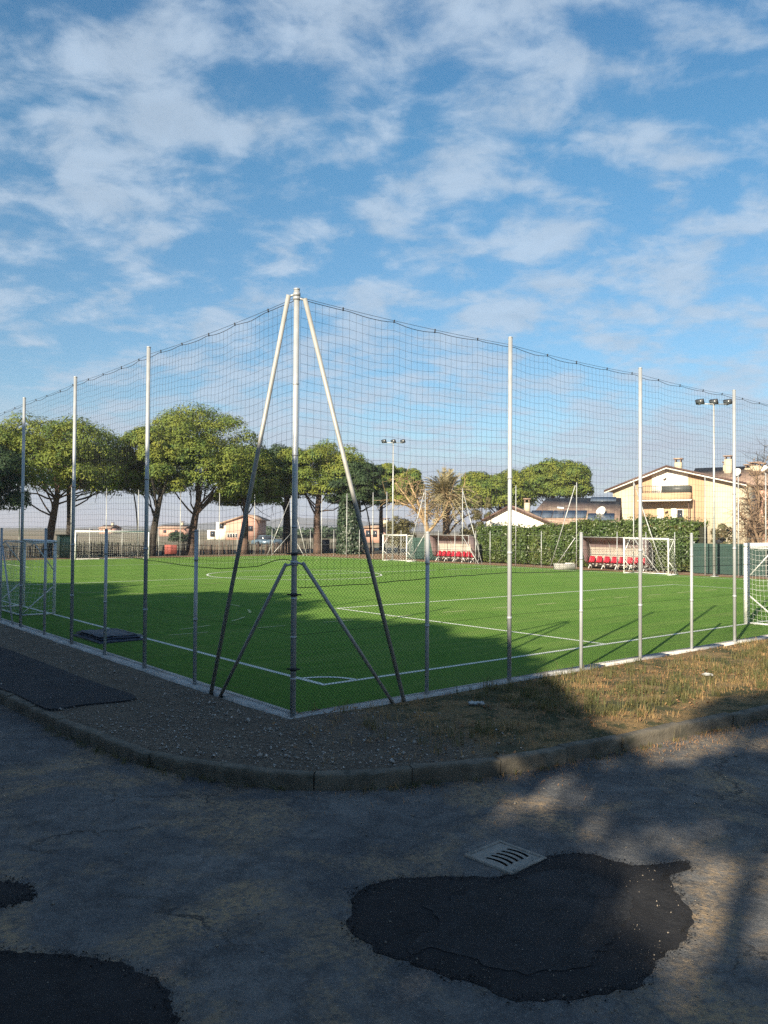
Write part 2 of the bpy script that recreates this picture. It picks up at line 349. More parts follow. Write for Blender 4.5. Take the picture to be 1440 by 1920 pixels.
# verge between kerb and fence
def verge_z(a):
    u, v = a[..., 0], a[..., 1]
    z = .035*vnoise(u+9, v+9, 1.1, 1)+.03*vnoise(u+3, v+8, 3.2, 2)+.016*vnoise(u, v, 9., 3)
    z = z*np.where((u < -.8) & (v > 2.0), .28, 1.)
    z += .075*np.exp(-((u-.3)**2+(v+.25)**2)/.7)
    z += .05*np.exp(-(((u-3.4)/1.6)**2+((v+1.6)/.7)**2))*(1+vnoise(u, v, 4, 5))
    return z
def build_verge():
    sel = (KC[:, 0] < 60) & (KC[:, 1] < 60); idx = np.where(sel)[0]
    K = KC[idx]+KN[idx]*.10; Fc = np.stack([np.maximum(K[:, 0], -.10), np.maximum(K[:, 1], -.10)], 1)
    t = np.linspace(0, 1, 34)[None, :, None]; A = K[:, None]*(1-t)+Fc[:, None]*t
    ed = np.minimum(1, t[..., 0]*5)*np.minimum(1, .35+(1-t[..., 0])*4)
    z = verge_z(A)*ed-.012*(1-np.minimum(1, t[..., 0]*8))+np.zeros(A.shape[:2])
    G = UV(A, z)
    m = MB().grid(G)
    mm = bpy.data.materials.new('verge_soil'); mm.use_nodes = True; nt = mm.node_tree; N = nt.nodes; L = nt.links; p = N['Principled BSDF']; p.inputs['Roughness'].default_value = .95; p.inputs['Specular IOR Level'].default_value = .2
    tc = N.new('ShaderNodeTexCoord'); vec = tc.outputs['Object']
    def noise(sc, d=5, r=.6):
        q = N.new('ShaderNodeTexNoise'); L.new(vec, q.inputs[0]); q.inputs['Scale'].default_value = sc; q.inputs['Detail'].default_value = d; q.inputs['Roughness'].default_value = r; return q.outputs[0]
    def ramp(f, a, b):
        r = N.new('ShaderNodeMapRange'); L.new(f, r.inputs[0]); r.inputs[1].default_value = a; r.inputs[2].default_value = b; return r.outputs[0]
    def mix(f, a, b):
        x = N.new('ShaderNodeMix'); x.data_type = 'RGBA'; L.new(f, x.inputs[0])
        for i, q in ((6, a), (7, b)):
            if isinstance(q, tuple): x.inputs[i].default_value = (*q, 1)
            else: L.new(q, x.inputs[i])
        return x.outputs[2]
    soil = mix(ramp(noise(2.2), .35, .65), (.13, .105, .078), (.19, .155, .115)); soil = mix(ramp(noise(24, 4, .7), .42, .62), soil, (.075, .062, .048))
    dry = mix(ramp(noise(3.1), .36, .62), (.27, .175, .075), (.19, .14, .07)); dry = mix(ramp(noise(30, 4, .7), .45, .65), dry, (.10, .075, .04)); dry = mix(ramp(noise(1.7, 6, .68), .47, .56), dry, (.06, .062, .028))
    # the gravel ends and the grassy part starts along the right-hand fence (pitch u about 1)
    sp = N.new('ShaderNodeVectorMath'); sp.operation = 'DOT_PRODUCT'; L.new(vec, sp.inputs[0]); sp.inputs[1].default_value = (RD[0], RD[1], 0)
    ad = N.new('ShaderNodeMath'); ad.operation = 'MULTIPLY_ADD'; L.new(noise(1.4), ad.inputs[0]); ad.inputs[1].default_value = 1.6; L.new(sp.outputs['Value'], ad.inputs[2])
    u0 = float(P0@RD)
    col = mix(ramp(ad.outputs[0], u0+1.2, u0+2.3), soil, dry); L.new(col, p.inputs['Base Color'])
    b = N.new('ShaderNodeBump'); b.inputs['Strength'].default_value = 1; b.inputs['Distance'].default_value = .03; L.new(noise(38, 5, .7), b.inputs['Height']); L.new(b.outputs[0], p.inputs['Normal'])
    return struct(m.build('verge', mm, smooth=True), 'roadside verge of gravel, soil and dry grass')
build_verge()

# dark asphalt path on the left verge and its edge
path_px = [(-60, 1196), (0, 1213), (60, 1235), (120, 1258), (190, 1284), (255, 1308), (236, 1314), (170, 1320), (95, 1330), (80, 1326), (30, 1302), (-40, 1272)]
pp = np.array([gp(x, y, .016)[:2] for x, y in path_px])
pc = catmull(np.vstack([pp, pp[:1]]), .05)[:-1]
uvp = np.stack([(pc-P0)@RD, (pc-P0)@LD], 1)
def dense_sheet(poly2, zf, step=.12):
    lo, hi = poly2.min(0), poly2.max(0); xs = np.arange(lo[0], hi[0]+step, step); ys = np.arange(lo[1], hi[1]+step, step)
    X, Y = np.meshgrid(xs, ys, indexing='ij')
    def inside(x, y):
        c = np.zeros(x.shape, bool); n = len(poly2)
        for i in range(n):
            x1, y1 = poly2[i]; x2, y2 = poly2[(i+1) % n]
            c ^= ((y1 > y) != (y2 > y)) & (x < (x2-x1)*(y-y1)/(y2-y1+1e-12)+x1)
        return c
    return X, Y, inside(X, Y)
def flat_patch(name, poly2, z, mat, label, jit=.0, seed=1, thick=.006):
    r = np.random.default_rng(seed); q = np.array(poly2, float)
    if jit:
        c = q.mean(0); t = np.linspace(0, 2*math.pi, len(q), endpoint=False)
        k = sum(r.normal(0, 1)*np.sin(f*t+r.uniform(0, 6)) /f**.6 for f in range(4, 60))
        d = q-c; q = c+d*(1+jit*k[:, None]/np.linalg.norm(d, axis=1)[:, None]*.3)
    pts = np.c_[q, np.full(len(q), z)]
    if ((q[:, 0]*np.roll(q[:, 1], -1)-np.roll(q[:, 0], -1)*q[:, 1]).sum()) < 0: pts = pts[::-1]
    m = MB().poly(pts); lowp = pts.copy(); lowp[:, 2] -= thick+.004; n = len(pts)
    m.add(np.vstack([lowp, pts]), [(i, (i+1) % n, n+(i+1) % n, n+i) for i in range(n)])
    return struct(m.build(name, mat), label)
flat_patch('path', pc, .024, path_m, 'dark smooth asphalt path on the left verge', .03, 4, .03)
def px_patch(name, px, z, mat, label, jit, seed):
    p = np.array([gp(x, y, z)[:2] for x, y in px]); c = catmull(np.vstack([p, p[:1]]), .012)[:-1]
    return flat_patch(name, c, z, mat, label, jit, seed, .004)
px_patch('asphalt_patch', [(652, 1712), (668, 1674), (720, 1652), (800, 1645), (880, 1642), (960, 1640), (1010, 1612), (1060, 1600), (1120, 1604), (1190, 1622), (1285, 1616), (1292, 1628), (1255, 1642), (1268, 1668), (1294, 1712), (1288, 1752), (1240, 1800), (1190, 1850), (1130, 1862), (1060, 1872), (960, 1872), (900, 1852), (830, 1828), (780, 1810), (700, 1775), (662, 1750)], ROADZ+.004, patch_m, 'black asphalt patch beside the drain', .05, 2)
px_patch('asphalt_patch', [(800, 1700), (900, 1668), (1000, 1640), (1080, 1632), (1150, 1660), (1190, 1690), (1170, 1730), (1130, 1770), (1110, 1810), (1040, 1822), (950, 1818), (870, 1790), (810, 1775), (770, 1790), (760, 1770), (830, 1730)], ROADZ+.008, wear_m, 'paler worn middle of the black asphalt patch', .06, 3)
px_patch('asphalt_patch', [(-120, 1800), (-40, 1782), (60, 1786), (140, 1790), (220, 1804), (280, 1836), (320, 1868), (334, 1910), (330, 1960), (300, 2100), (-160, 2140)], ROADZ+.004, patch_m, 'black asphalt patch at the near left of the road', .05, 6)
px_patch('asphalt_patch', [(-40, 1668), (10, 1652), (52, 1660), (62, 1682), (30, 1694), (-20, 1700)], ROADZ+.004, patch_m, 'small dark asphalt spot at the road edge on the left', .09, 7)

# pitch
def turf_material():
    m = bpy.data.materials.new('artificial_turf'); m.use_nodes = True; nt = m.node_tree; N = nt.nodes; L = nt.links; p = N['Principled BSDF']; p.inputs['Roughness'].default_value = .8; p.inputs['Specular IOR Level'].default_value = 0
    tc = N.new('ShaderNodeTexCoord'); mp = N.new('ShaderNodeMapping'); L.new(tc.outputs['Object'], mp.inputs[0]); mp.inputs['Rotation'].default_value = (0, 0, -_a)
    def noise(sc, d=5, r=.6, st=None):
        v = mp.outputs[0]
        if st: q = N.new('ShaderNodeMapping'); L.new(v, q.inputs[0]); q.inputs['Scale'].default_value = st; v = q.outputs[0]
        t = N.new('ShaderNodeTexNoise'); L.new(v, t.inputs[0]); t.inputs['Scale'].default_value = sc; t.inputs['Detail'].default_value = d; t.inputs['Roughness'].default_value = r; return t.outputs[0]
    def ramp(f, a, b, c=0., d=1.):
        r = N.new('ShaderNodeMapRange'); L.new(f, r.inputs[0])
        for i, q in enumerate((a, b, c, d)): r.inputs[i+1].default_value = q
        return r.outputs[0]
    def mix(f, a, b):
        x = N.new('ShaderNodeMix'); x.data_type = 'RGBA'; L.new(f, x.inputs[0])
        for i, q in ((6, a), (7, b)):
            if isinstance(q, tuple): x.inputs[i].default_value = (*q, 1)
            else: L.new(q, x.inputs[i])
        return x.outputs[2]
    col = mix(ramp(noise(.3, 4), .38, .62), (.136, .265, .054), (.165, .300, .066))
    col = mix(ramp(noise(1., 5, .65, (.25, 1.6, 1)), .45, .72), col, (.22, .32, .090))     # dry infill drifts along the rolls
    sx = N.new('ShaderNodeSeparateXYZ'); L.new(mp.outputs[0], sx.inputs[0])
    md = N.new('ShaderNodeMath'); md.operation = 'PINGPONG'; L.new(sx.outputs[1], md.inputs[0]); md.inputs[1].default_value = 1.85
    col = mix(ramp(md.outputs[0], .03, .012, 0, .35), col, (.05, .12, .025))                 # seams between the rolls
    col = mix(ramp(noise(60, 3, .8), .38, .66, 0, .65), col, (.078, .160, .032))             # pile
    L.new(col, p.inputs['Base Color'])
    b = N.new('ShaderNodeBump'); b.inputs['Strength'].default_value = .8; b.inputs['Distance'].default_value = .02; L.new(noise(140, 3, .7), b.inputs['Height']); L.new(b.outputs[0], p.inputs['Normal']); return m
turf_m = turf_material()
UF, VF = 36.2, 53.8                         # far fences
UL, UR, VN, VFAR = 1.6, 34.1, 1.57, 51.2   # touch and goal lines
struct(MB().quad(W(.1, .1), W(UF-.9, .1), W(UF-.9, VF-.6), W(.1, VF-.6)).build('pitch', turf_m), 'green artificial turf football pitch')
litter_m = M('leaf_litter', (.27, .15, .07), (.19, .115, .06), scale=1.5, rough=.95, bump=.8, bscale=16, c3=(.12, .09, .05), s3=4)
m = MB(); m.quad(W(UF-.9, -3, -.012), W(UF+9, -3, -.012), W(UF+9, VF+2.5, -.012), W(UF-.9, VF+2.5, -.012)); m.quad(W(-8, VF-.6, -.014), W(UF-.9, VF-.6, -.014), W(UF-.9, VF+2.5, -.014), W(-8, VF+2.5, -.014))
struct(m.build('dirt_strip', litter_m), 'strip of rusty leaf litter beyond the turf')
line_m = M('line_paint', (.70, .72, .66), (.58, .62, .52), scale=14, rough=.85)
dash_m = M('faded_line_paint', (.50, .53, .25), (.36, .42, .18), scale=10, rough=.85)
LW = .10
def seg(m, a, b, wd=LW, z=.004):
    a = np.array(a, float); b = np.array(b, float); d = (b-a)/np.linalg.norm(b-a); n = np.array([-d[1], d[0]])*wd/2
    m.quad(W(*(a+n), z), W(*(a-n), z), W(*(b-n), z), W(*(b+n), z))
def arc(m, c, r, a0, a1, wd=LW, z=.006, dash=None):
    n = max(6, int(abs(a1-a0)*r/.25)); t = np.linspace(a0, a1, n+1)
    for i in range(n):
        if dash and (i//dash) % 2: continue
        q = lambda th, rr: W(c[0]+rr*math.cos(th), c[1]+rr*math.sin(th), z)
        m.quad(q(t[i], r-wd/2), q(t[i+1], r-wd/2), q(t[i+1], r+wd/2), q(t[i], r+wd/2))
m = MB(); h = LW/2
seg(m, (UL, VN-h), (UL, VFAR+h)); seg(m, (UR, VN-h), (UR, VFAR+h)); seg(m, (UL+h, VN), (UR-h, VN)); seg(m, (UL+h, VFAR), (UR-h, VFAR))
VM = (VN+VFAR)/2; UC = (UL+UR)/2
seg(m, (UL+h, VM), (UR-h, VM)); arc(m, (UC, VM+.5), 4.5, 0, 2*math.pi, z=.008); arc(m, (UL, VN), .62, 0, math.pi/2, z=.008); arc(m, (UR, VN), .62, math.pi/2, math.pi, z=.008)
for v0, v1 in ((VN+h, 11.05), (VFAR-h, VFAR-9.5)):
    s = 1 if v1 > v0 else -1
    seg(m, (8.85, v0), (8.85, v1+s*h)); seg(m, (27.6, v0), (27.6, v1+s*h)); seg(m, (8.9, v1), (27.55, v1))
struct(m.build('pitch_marking', line_m), 'white boundary, circle and penalty box lines')
m = MB()
for vd in (8.3, 23.0, 30.2, 45.):
    for u in np.arange(2.2, 33.5, 2.1): seg(m, (u, vd), (u+.95, vd), .07, .0055)
for vc in (15.65, 37.6):
    for ug, sg in ((UL, 1), (UR, -1)):
        for vv, dr in ((vc-1.4, -1), (vc+1.4, 1)):
            a0 = 0 if sg > 0 else math.pi; a1 = (math.pi/2*dr if sg > 0 else math.pi-dr*math.pi/2)
            arc(m, (ug, vv), 5.3, a0, a1, .07, .0065, dash=4)
struct(m.build('pitch_marking', dash_m), 'faded yellowish dashed lines of the small cross pitches')

# concrete footing of the near fences
m = MB()
def strip(m, a, b, lo, hi, z0, z1, ax):
    n = int((b-a)/2.)
    for i in range(n):
        s0, s1 = a+(b-a)*i/n+.004, a+(b-a)*(i+1)/n-.004
        q = (lambda s, o, z: W(o, s, z)) if ax == 'v' else (lambda s, o, z: W(s, o, z))
        m.hexa([q(s0, lo, z0), q(s1, lo, z0), q(s1, hi, z0), q(s0, hi, z0)], [q(s0, lo, z1), q(s1, lo, z1), q(s1, hi, z1), q(s0, hi, z1)])
strip(m, -.06, 53.6, -.06, .19, -.2, .022, 'v'); strip(m, .20, 35.8, -.07, .16, -.2, .022, 'u')
foot_m = M('footing_concrete', (.50, .49, .47), (.34, .33, .31), scale=4, rough=.9, bump=.3, bscale=50)
struct(m.build('concrete_edging', foot_m), 'pale concrete edging under the fences')

# ------------------------------------------------------------------ fences
TALL, SHORT, MESH_H = 5.42, 2.33, 2.06
def pole_mesh(h, r, mat, collar=None):
    m = MB(); m.tube([(0, 0, -.25), (0, 0, h)], r, 12)
    m.tube([(0, 0, h-.004), (0, 0, h+.012), (0, 0, h+.022)], [r*1.08, r*1.08, r*.4], 12)
    if collar:
        for z in collar: m.tube([(0, 0, z-.02), (0, 0, z+.02)], r*1.16, 12)
    me = m.build('tmp', mat); d = me.data; bpy.data.objects.remove(me); return d
tall_me = pole_mesh(TALL, .034, galv, (1.0, 2.02, 3.2)); short_me = pole_mesh(SHORT, .029, galv, (1.0, 1.9))
tall_far = pole_mesh(TALL, .030, galv_far); short_far = pole_mesh(SHORT, .024, galv_far)
def place(name, me, parent, loc):
    o = bpy.data.objects.new(name, me); COL.objects.link(o); o.parent = parent; o.location = tuple(np.asarray(loc)-ORG[parent.name]); ORG[o.name] = None
    return o
def chain_link(P, d, s0, s1, h, cell=.055, r=.0025, off=0.):
    n = int((s1-s0)/cell); k = int(h/(cell/2*1.1)); zs = np.linspace(.03, h, k+1)
    i = np.arange(n)[:, None]; j = np.arange(k)[None]
    A = np.zeros((n, k, 3)); B = np.zeros((n, k, 3)); p = np.array([-d[1], d[0], 0])
    sw = lambda i, j: s0+i*cell+np.where(j % 2 == 0, 0, cell)
    for X, jj in ((A, j), (B, j+1)):
        s = sw(i, jj)+0.006*np.sin(i*.13+jj*.21); wob = .012*np.sin(s*1.7+.4)+.008*np.sin(s*5.1+zs[jj]*2)+off
        X[..., 0] = P[0]+d[0]*s+p[0]*wob; X[..., 1] = P[1]+d[1]*s+p[1]*wob; X[..., 2] = zs[jj]+.004*np.sin(s*3)
    return MB().prisms(A.reshape(-1, 3), B.reshape(-1, 3), r)
def wires(P, d, s0, s1, zs, off, r=.0022):
    m = MB(); p = np.array([-d[1], d[0]])
    for z in zs:
        s = np.linspace(s0, s1, int((s1-s0)/.5)); pts = np.stack([P[0]+d[0]*s+p[0]*off, P[1]+d[1]*s+p[1]*off, z+.008*np.sin(s*1.7)], 1)
        m.prisms(pts[:-1], pts[1:], r, 4)
    return m
def near_fence(dvec, talls, shorts, end, label, off, braces=()):
    root = thing('fence', (*P0+0, 0), label, 'fence', 'chain-link fence runs round the pitch')
    for s in talls: place('tall_post', tall_me, root, (*(P0+dvec*s), 0))
    for s in shorts: place('short_post', short_me, root, (*(P0+dvec*s), 0))
    chain_link(P0, dvec, .03, end, MESH_H, off=off).build('chain_link_mesh', coated, root)
    for zz in (.04, 1.03, MESH_H): wires(P0, dvec, .02, end, (zz,), off, .0022).build('tension_wire', coated, root)
    for s0, z0, s1 in braces:
        q0, q1 = P0+dvec*s0, P0+dvec*s1
        MB().tube([(*q0, z0), (*q1, -.1)], .022, 10).build('brace', galv, root, smooth=True)
    return root
near_fence(LD, (4.495, 8.069, 11.557, 15.1, 18.7), (2.665, 6.278, 9.797, 13.3, 16.9), 19., 'galvanised chain-link fence run along the left side above the concrete edging', -.045, [(13.2, 1.9, 12.14)])
near_fence(RD, (4.039, 7.679, 11.256, 14.9, 18.5), (2.277, 5.881, 9.5, 13.1, 16.7), 19., 'galvanised chain-link fence run along the right side behind the grassy verge', .045)

# near corner post with its four struts
cp = thing('corner_post', (*P0, 0), 'tall galvanised corner post braced by four slanting struts at the near corner', 'post')
m = MB(); m.tube([(*P0, -.25), (*P0, TALL-.03)], .036, 14); m.tube([(*P0, TALL-.032), (*P0, TALL-.012)], .040, 14)
for z in (.5, 1.02, 1.5, 2.4, 3.3, 4.2): m.tube([(*P0, z-.012), (*P0, z+.012)], .039, 14)
m.build('pole', galv, cp, smooth=False)
for d, o, s1, z1, s2, z2 in ((LD, .075, 2.051, 5.33, 1.845, 1.93), (RD, -.075, 1.821, 5.28, 1.674, 1.95)):
    pn = np.array([-d[1], d[0]]); q = lambda s, z: (*(P0+d*s+pn*o), z)
    MB().tube([q(.07, z1), q(s1, -.12)], .029, 12).build('long_strut', galv_dull, cp, smooth=True)
    MB().tube([q(.075, z2), q(s2, -.12)], .024, 12).build('short_strut', galv_dull, cp, smooth=True)
    for zz in (z1, z2):
        m = MB(); a = np.array([*P0, zz+.01]); b = np.array(q(.08, zz-.02)); m.tube([a, b], .014, 8); m.tube([(*P0, zz-.018), (*P0, zz+.022)], .047, 12)
        m.build('clamp', galv, cp)
for z, r in ((2.06, .10), (1.55, .09), (.62, .085)):
    m = MB(); dd = nrm(np.array([RD[0]-LD[0], RD[1]-LD[1], 0])); c = np.array([*P0, z])
    m.tube([c-dd*r, c+dd*r], .009, 8); m.tube([c-[0, 0, .02], c+[0, 0, .02]], .043, 12); m.build('tie', cord_m, cp)

# tall ball-stop netting
def netting(dvec, side, end, talls, hem, label, seed, ntop=.034):
    r = np.random.default_rng(seed); cell = .112; ss = np.arange(.10, end, cell); ns = len(ss)
    sup = np.array([0.]+list(talls)+[end+3.]); pn = np.array([-dvec[1], dvec[0]])*side
    i = np.clip(np.searchsorted(sup, ss)-1, 0, len(sup)-2); f = (ss-sup[i])/(sup[i+1]-sup[i]); L = sup[i+1]-sup[i]
    cable = TALL-.10-.03*4*f*(1-f)*L/3.6
    tie = .84; ft = (ss/tie) % 1; scal = ntop*4*ft*(1-ft)*(.35+.7*np.abs(np.sin(np.floor(ss/tie)*2.3)))
    top = cable-.01-scal; bot = np.interp(ss, [q[0] for q in hem], [q[1] for q in hem])
    nr = 32; t = np.linspace(0, 1, nr+1)
    Z = top[None]*(1-t[:, None])+bot[None]*t[:, None]
    Sx = ss[None]+.02*vnoise(np.broadcast_to(ss[None], Z.shape), Z, .9, seed)+.012*vnoise(np.broadcast_to(ss[None], Z.shape)+5, Z, 2.7, seed+1)
    Z = Z+.03*vnoise(Sx, Z+4, .8, seed+2)*np.sin(math.pi*t)[:, None]-.03*(4*f*(1-f))[None]*np.sin(math.pi*t)[:, None]+.014*vnoise(Sx, Z, 4., seed+5)
    O = .06+.08*vnoise(Sx, Z, .5, seed+3)*np.sin(math.pi*t)[:, None]
    G = np.stack([P0[0]+dvec[0]*Sx+pn[0]*O, P0[1]+dvec[1]*Sx+pn[1]*O, Z], -1)
    root = thing('netting', (*P0, 0), label, 'netting', 'tall black ball-stop nets')
    m = MB(); m.prisms(G[:-1].reshape(-1, 3), G[1:].reshape(-1, 3), .0017); m.prisms(G[1:-1, :-1].reshape(-1, 3), G[1:-1, 1:].reshape(-1, 3), .0017); m.build('mesh', net_m, root)
    m = MB(); c = np.stack([P0[0]+dvec[0]*ss+pn[0]*.05, P0[1]+dvec[1]*ss+pn[1]*.05, cable+.008], -1); m.prisms(c[:-1], c[1:], .003, 5); m.build('support_cable', cord_m, root)
    m = MB(); m.prisms(G[0, :-1], G[0, 1:], .0045, 5)
    for k in np.where(np.abs(np.diff(np.floor(ss/tie))) > 0)[0]: m.tube([c[k]+[0, 0, .014], G[0, k]-[0, 0, .010]], .010, 5)
    m.build('head_rope', cord_m, root)
    m = MB(); m.prisms(G[-1, :-1], G[-1, 1:], .0055, 5); m.build('hem_cord', cord_m, root)
    return root
netting(LD, -1, 19., (4.495, 8.069, 11.557, 15.1), [(0, 1.93), (.25, 1.99), (.5, 1.97), (1.0, 1.86), (2.0, 1.79), (3.2, 1.79), (4.6, 1.83), (6.5, 1.9), (8, 1.88), (11, 1.86), (19, 1.86)], 'black ball-stop netting hung above the left fence run', 11)
netting(RD, 1, 19., (4.039, 7.679, 11.256, 14.9), [(0, 1.63), (1.2, 1.63), (2.5, 1.68), (4, 1.70), (5.9, 1.68), (8, 1.67), (11, 1.66), (19, 1.66)], 'black ball-stop netting hung above the right fence run', 21)

# far fences: posts, struts, one top wire
v_of = lambda px: v_on(px, UF)
u_of = lambda px: u_on(px, VF)
UCR = u_on(546, VF)
ff = thing('fence', W(0, VF), 'distant row of thin galvanised posts along the far left edge of the turf', 'fence', 'chain-link fence runs round the pitch')
for px in (36, 133, 199, 259, 338, 411, 477): place('tall_post', tall_far, ff, W(u_of(px), VF))
for px in (85, 168, 229, 298, 374, 445, 510): place('short_post', short_far, ff, W(u_of(px), VF))
for zz in (.06, 1.0, MESH_H): wires(W(0, VF)[:2], RD, u_of(-10), UCR, (zz,), 0, .003).build('tension_wire', galv_far, ff)
fr = thing('fence', W(UF, 0), 'distant row of thin galvanised posts in front of the dugouts and hedge', 'fence', 'chain-link fence runs round the pitch')
braced = {797: 1, 867: -1, 1081: 1, 1188: -1}
for px in (603, 650, 699, 725, 797, 867, 967, 1081, 1188, 1322, 1384.5, 1436):
    v = v_of(px); o = place('tall_post', tall_far, fr, W(UF, v))
    if px in braced:
        s = braced[px]
        for z0, ds in ((5.25, 2.05), (1.95, 1.75)):
            b = MB().tube([W(UF-.06, v+s*.06, z0), W(UF-.06, v+s*ds, -.1)], .028, 8).build('strut', galv_far, fr, smooth=True)
for px in (582, 626, 674, 752, 822, 853, 892, 919, 1015, 1157, 1211, 1265): place('short_post', short_far, fr, W(UF, v_of(px)))
for va, vb in ((v_of(1440), v_of(1188)), (v_of(1081), v_of(867)), (v_of(797), v_of(560))):
    for zz in (.06, 1.0, MESH_H): wires(W(UF, 0)[:2], LD, va, vb, (zz,), 0, .003).build('tension_wire', galv_far, fr)
fc = thing('corner_post', W(UCR, VF), 'thin braced corner post at the far corner seen behind the near one', 'post')
place('pole', tall_far, fc, W(UCR, VF))
for d, s1 in ((-RD, 1.9), (-LD, 1.9)):
    for z0, ds in ((5.25, 2.6), (1.95, 2.2)):
        c = W(UCR, VF); MB().tube([(*(c[:2]+d*.07), z0), (*(c[:2]+d*ds), -.1)], .028, 8).build('strut', galv_far, fc, smooth=True)

# ------------------------------------------------------------------ goals
def goal(width, H, depth_top, depth_bot, post_r, label, loc, rotz, cell, square, seed, hexnet=False):
    """local frame: goal line along x, mouth towards -y, net towards +y"""
    root = thing('goal', (0, 0, 0), label, 'goal', 'white football goals'); r = post_r; hw = width/2
    for s in (-1, 1):
        m = MB()
        if square: m.box((s*hw, 0, H/2), (2*r, 2*r, H))
        else: m.tube([(s*hw, 0, 0), (s*hw, 0, H)], r, 12)
        m.build('post', white_paint, root)
    m = MB()
    if square: m.box((0, 0, H+r), (width+2*r, 2*r, 2*r))
    else: m.tube([(-hw-r, 0, H), (hw+r, 0, H)], r, 12)
    m.build('crossbar', white_paint, root)
    tb = H-.04
    for s in (-1, 1):
        m = MB(); m.tube([(s*hw, r, H-.02), (s*hw, depth_top, H-.02), (s*hw, depth_top+.07, H-.10)], .018, 8)
        m.tube([(s*hw, r, H*.62), (s*hw, depth_top, H-.03)], .016, 8)
        m.build('net_stay', white_paint, root)
    m = MB()
    for s in (-1, 1): m.tube([(s*hw, 0, .03), (s*hw, depth_bot, .03)], .024, 8); m.tube([(s*hw, depth_bot, .03), (s*hw, .05, .75)], .018, 8)
    m.tube([(-hw, depth_bot, .03), (hw, depth_bot, .03)], .024, 8); m.build('ground_frame', white_paint, root)
    # net: roof, back and two sides as one draped sheet of cord
    prof = [(r, H), (depth_top*.5, H-.05), (depth_top, H-.03), (depth_top*.95+.05*depth_bot, H*.75), (depth_top*.7+.3*depth_bot, H*.4), (depth_bot*.94, .12), (depth_bot, .04)]
    pr = catmull(prof, .03); pl = np.concatenate([[0], np.cumsum(np.linalg.norm(np.diff(pr, axis=0), axis=1))])
    nv = max(4, int(pl[-1]/cell)); tt = np.linspace(0, pl[-1], nv+1); py = np.interp(tt, pl, pr[:, 0]); pz = np.interp(tt, pl, pr[:, 1])
    nx = int(width/cell); xs = np.linspace(-hw, hw, nx+1)
    G = np.zeros((nv+1, nx+1, 3)); G[..., 0] = xs[None]; G[..., 1] = py[:, None]; G[..., 2] = pz[:, None]
    q = np.sin(np.linspace(0, math.pi, nv+1))[:, None]*np.sin(np.linspace(0, math.pi, nx+1))[None]
    G[..., 1] += .10*q; G[..., 2] -= .03*q+.02*np.abs(np.sin(xs*5))[None]*q
    m = MB(); wr = .0028
    def cords(G):
        if hexnet:
            a, b = G.shape[:2]; I, J = np.meshgrid(np.arange(a-1), np.arange(b-1), indexing='ij'); e = (I+J) % 2 == 0
            m.prisms(G[:-1, :-1][e], G[1:, 1:][e], wr); m.prisms(G[1:, :-1][~e], G[:-1, 1:][~e], wr)
        else:
            m.prisms(G[:-1].reshape(-1, 3), G[1:].reshape(-1, 3), wr); m.prisms(G[:, :-1].reshape(-1, 3), G[:, 1:].reshape(-1, 3), wr)
    cords(G)
    for s in (-1, 1):
        nz = int(H/cell); zz = np.linspace(.03, H-.03, nz+1); yb = np.interp(zz, pr[::-1, 1], pr[::-1, 0]); ny = max(3, int(depth_bot/cell)); f = np.linspace(0, 1, ny+1)
        Gs = np.zeros((nz+1, ny+1, 3)); Gs[..., 0] = s*hw+s*.03*np.sin(f*math.pi)[None]; Gs[..., 1] = r+f[None]*(yb[:, None]-r); Gs[..., 2] = zz[:, None]-.05*np.sin(f*math.pi)[None]; cords(Gs)
    m.build('net', white_net, root)
    root.location = tuple(map(float, loc)); root.rotation_euler = (0, 0, rotz)
    return root
ang_u = math.atan2(RD[1], RD[0])
# mouth towards -y local; small goals look across the pitch
goal(2.8, 1.98, .55, .86, .042, 'white goal behind the left fence with its frame in the shade', W(UL, 15.6), ang_u+math.pi/2, .12, False, 1)
goal(2.75, 1.98, .6, 1.0, .042, 'white goal with a dense net in front of the red seats on the right', W(UR, 16.55), ang_u-math.pi/2, .13, False, 2, hexnet=True)
goal(2.75, 1.98, .6, 1.0, .042, 'small white goal far away beside the palm and floodlight mast', W(UR, 37.9), ang_u-math.pi/2, .14, False, 3, hexnet=True)
goal(6.0, 1.98, .7, .95, .055, 'large white goal cut by the right photo edge with square posts', W(18.02, VN), ang_u+math.pi, .13, True, 4)
goal(5.6, 2.05, .7, .95, .055, 'large white goal at the far left end below the pines', W(17.6, VFAR), ang_u, .16, True, 5)

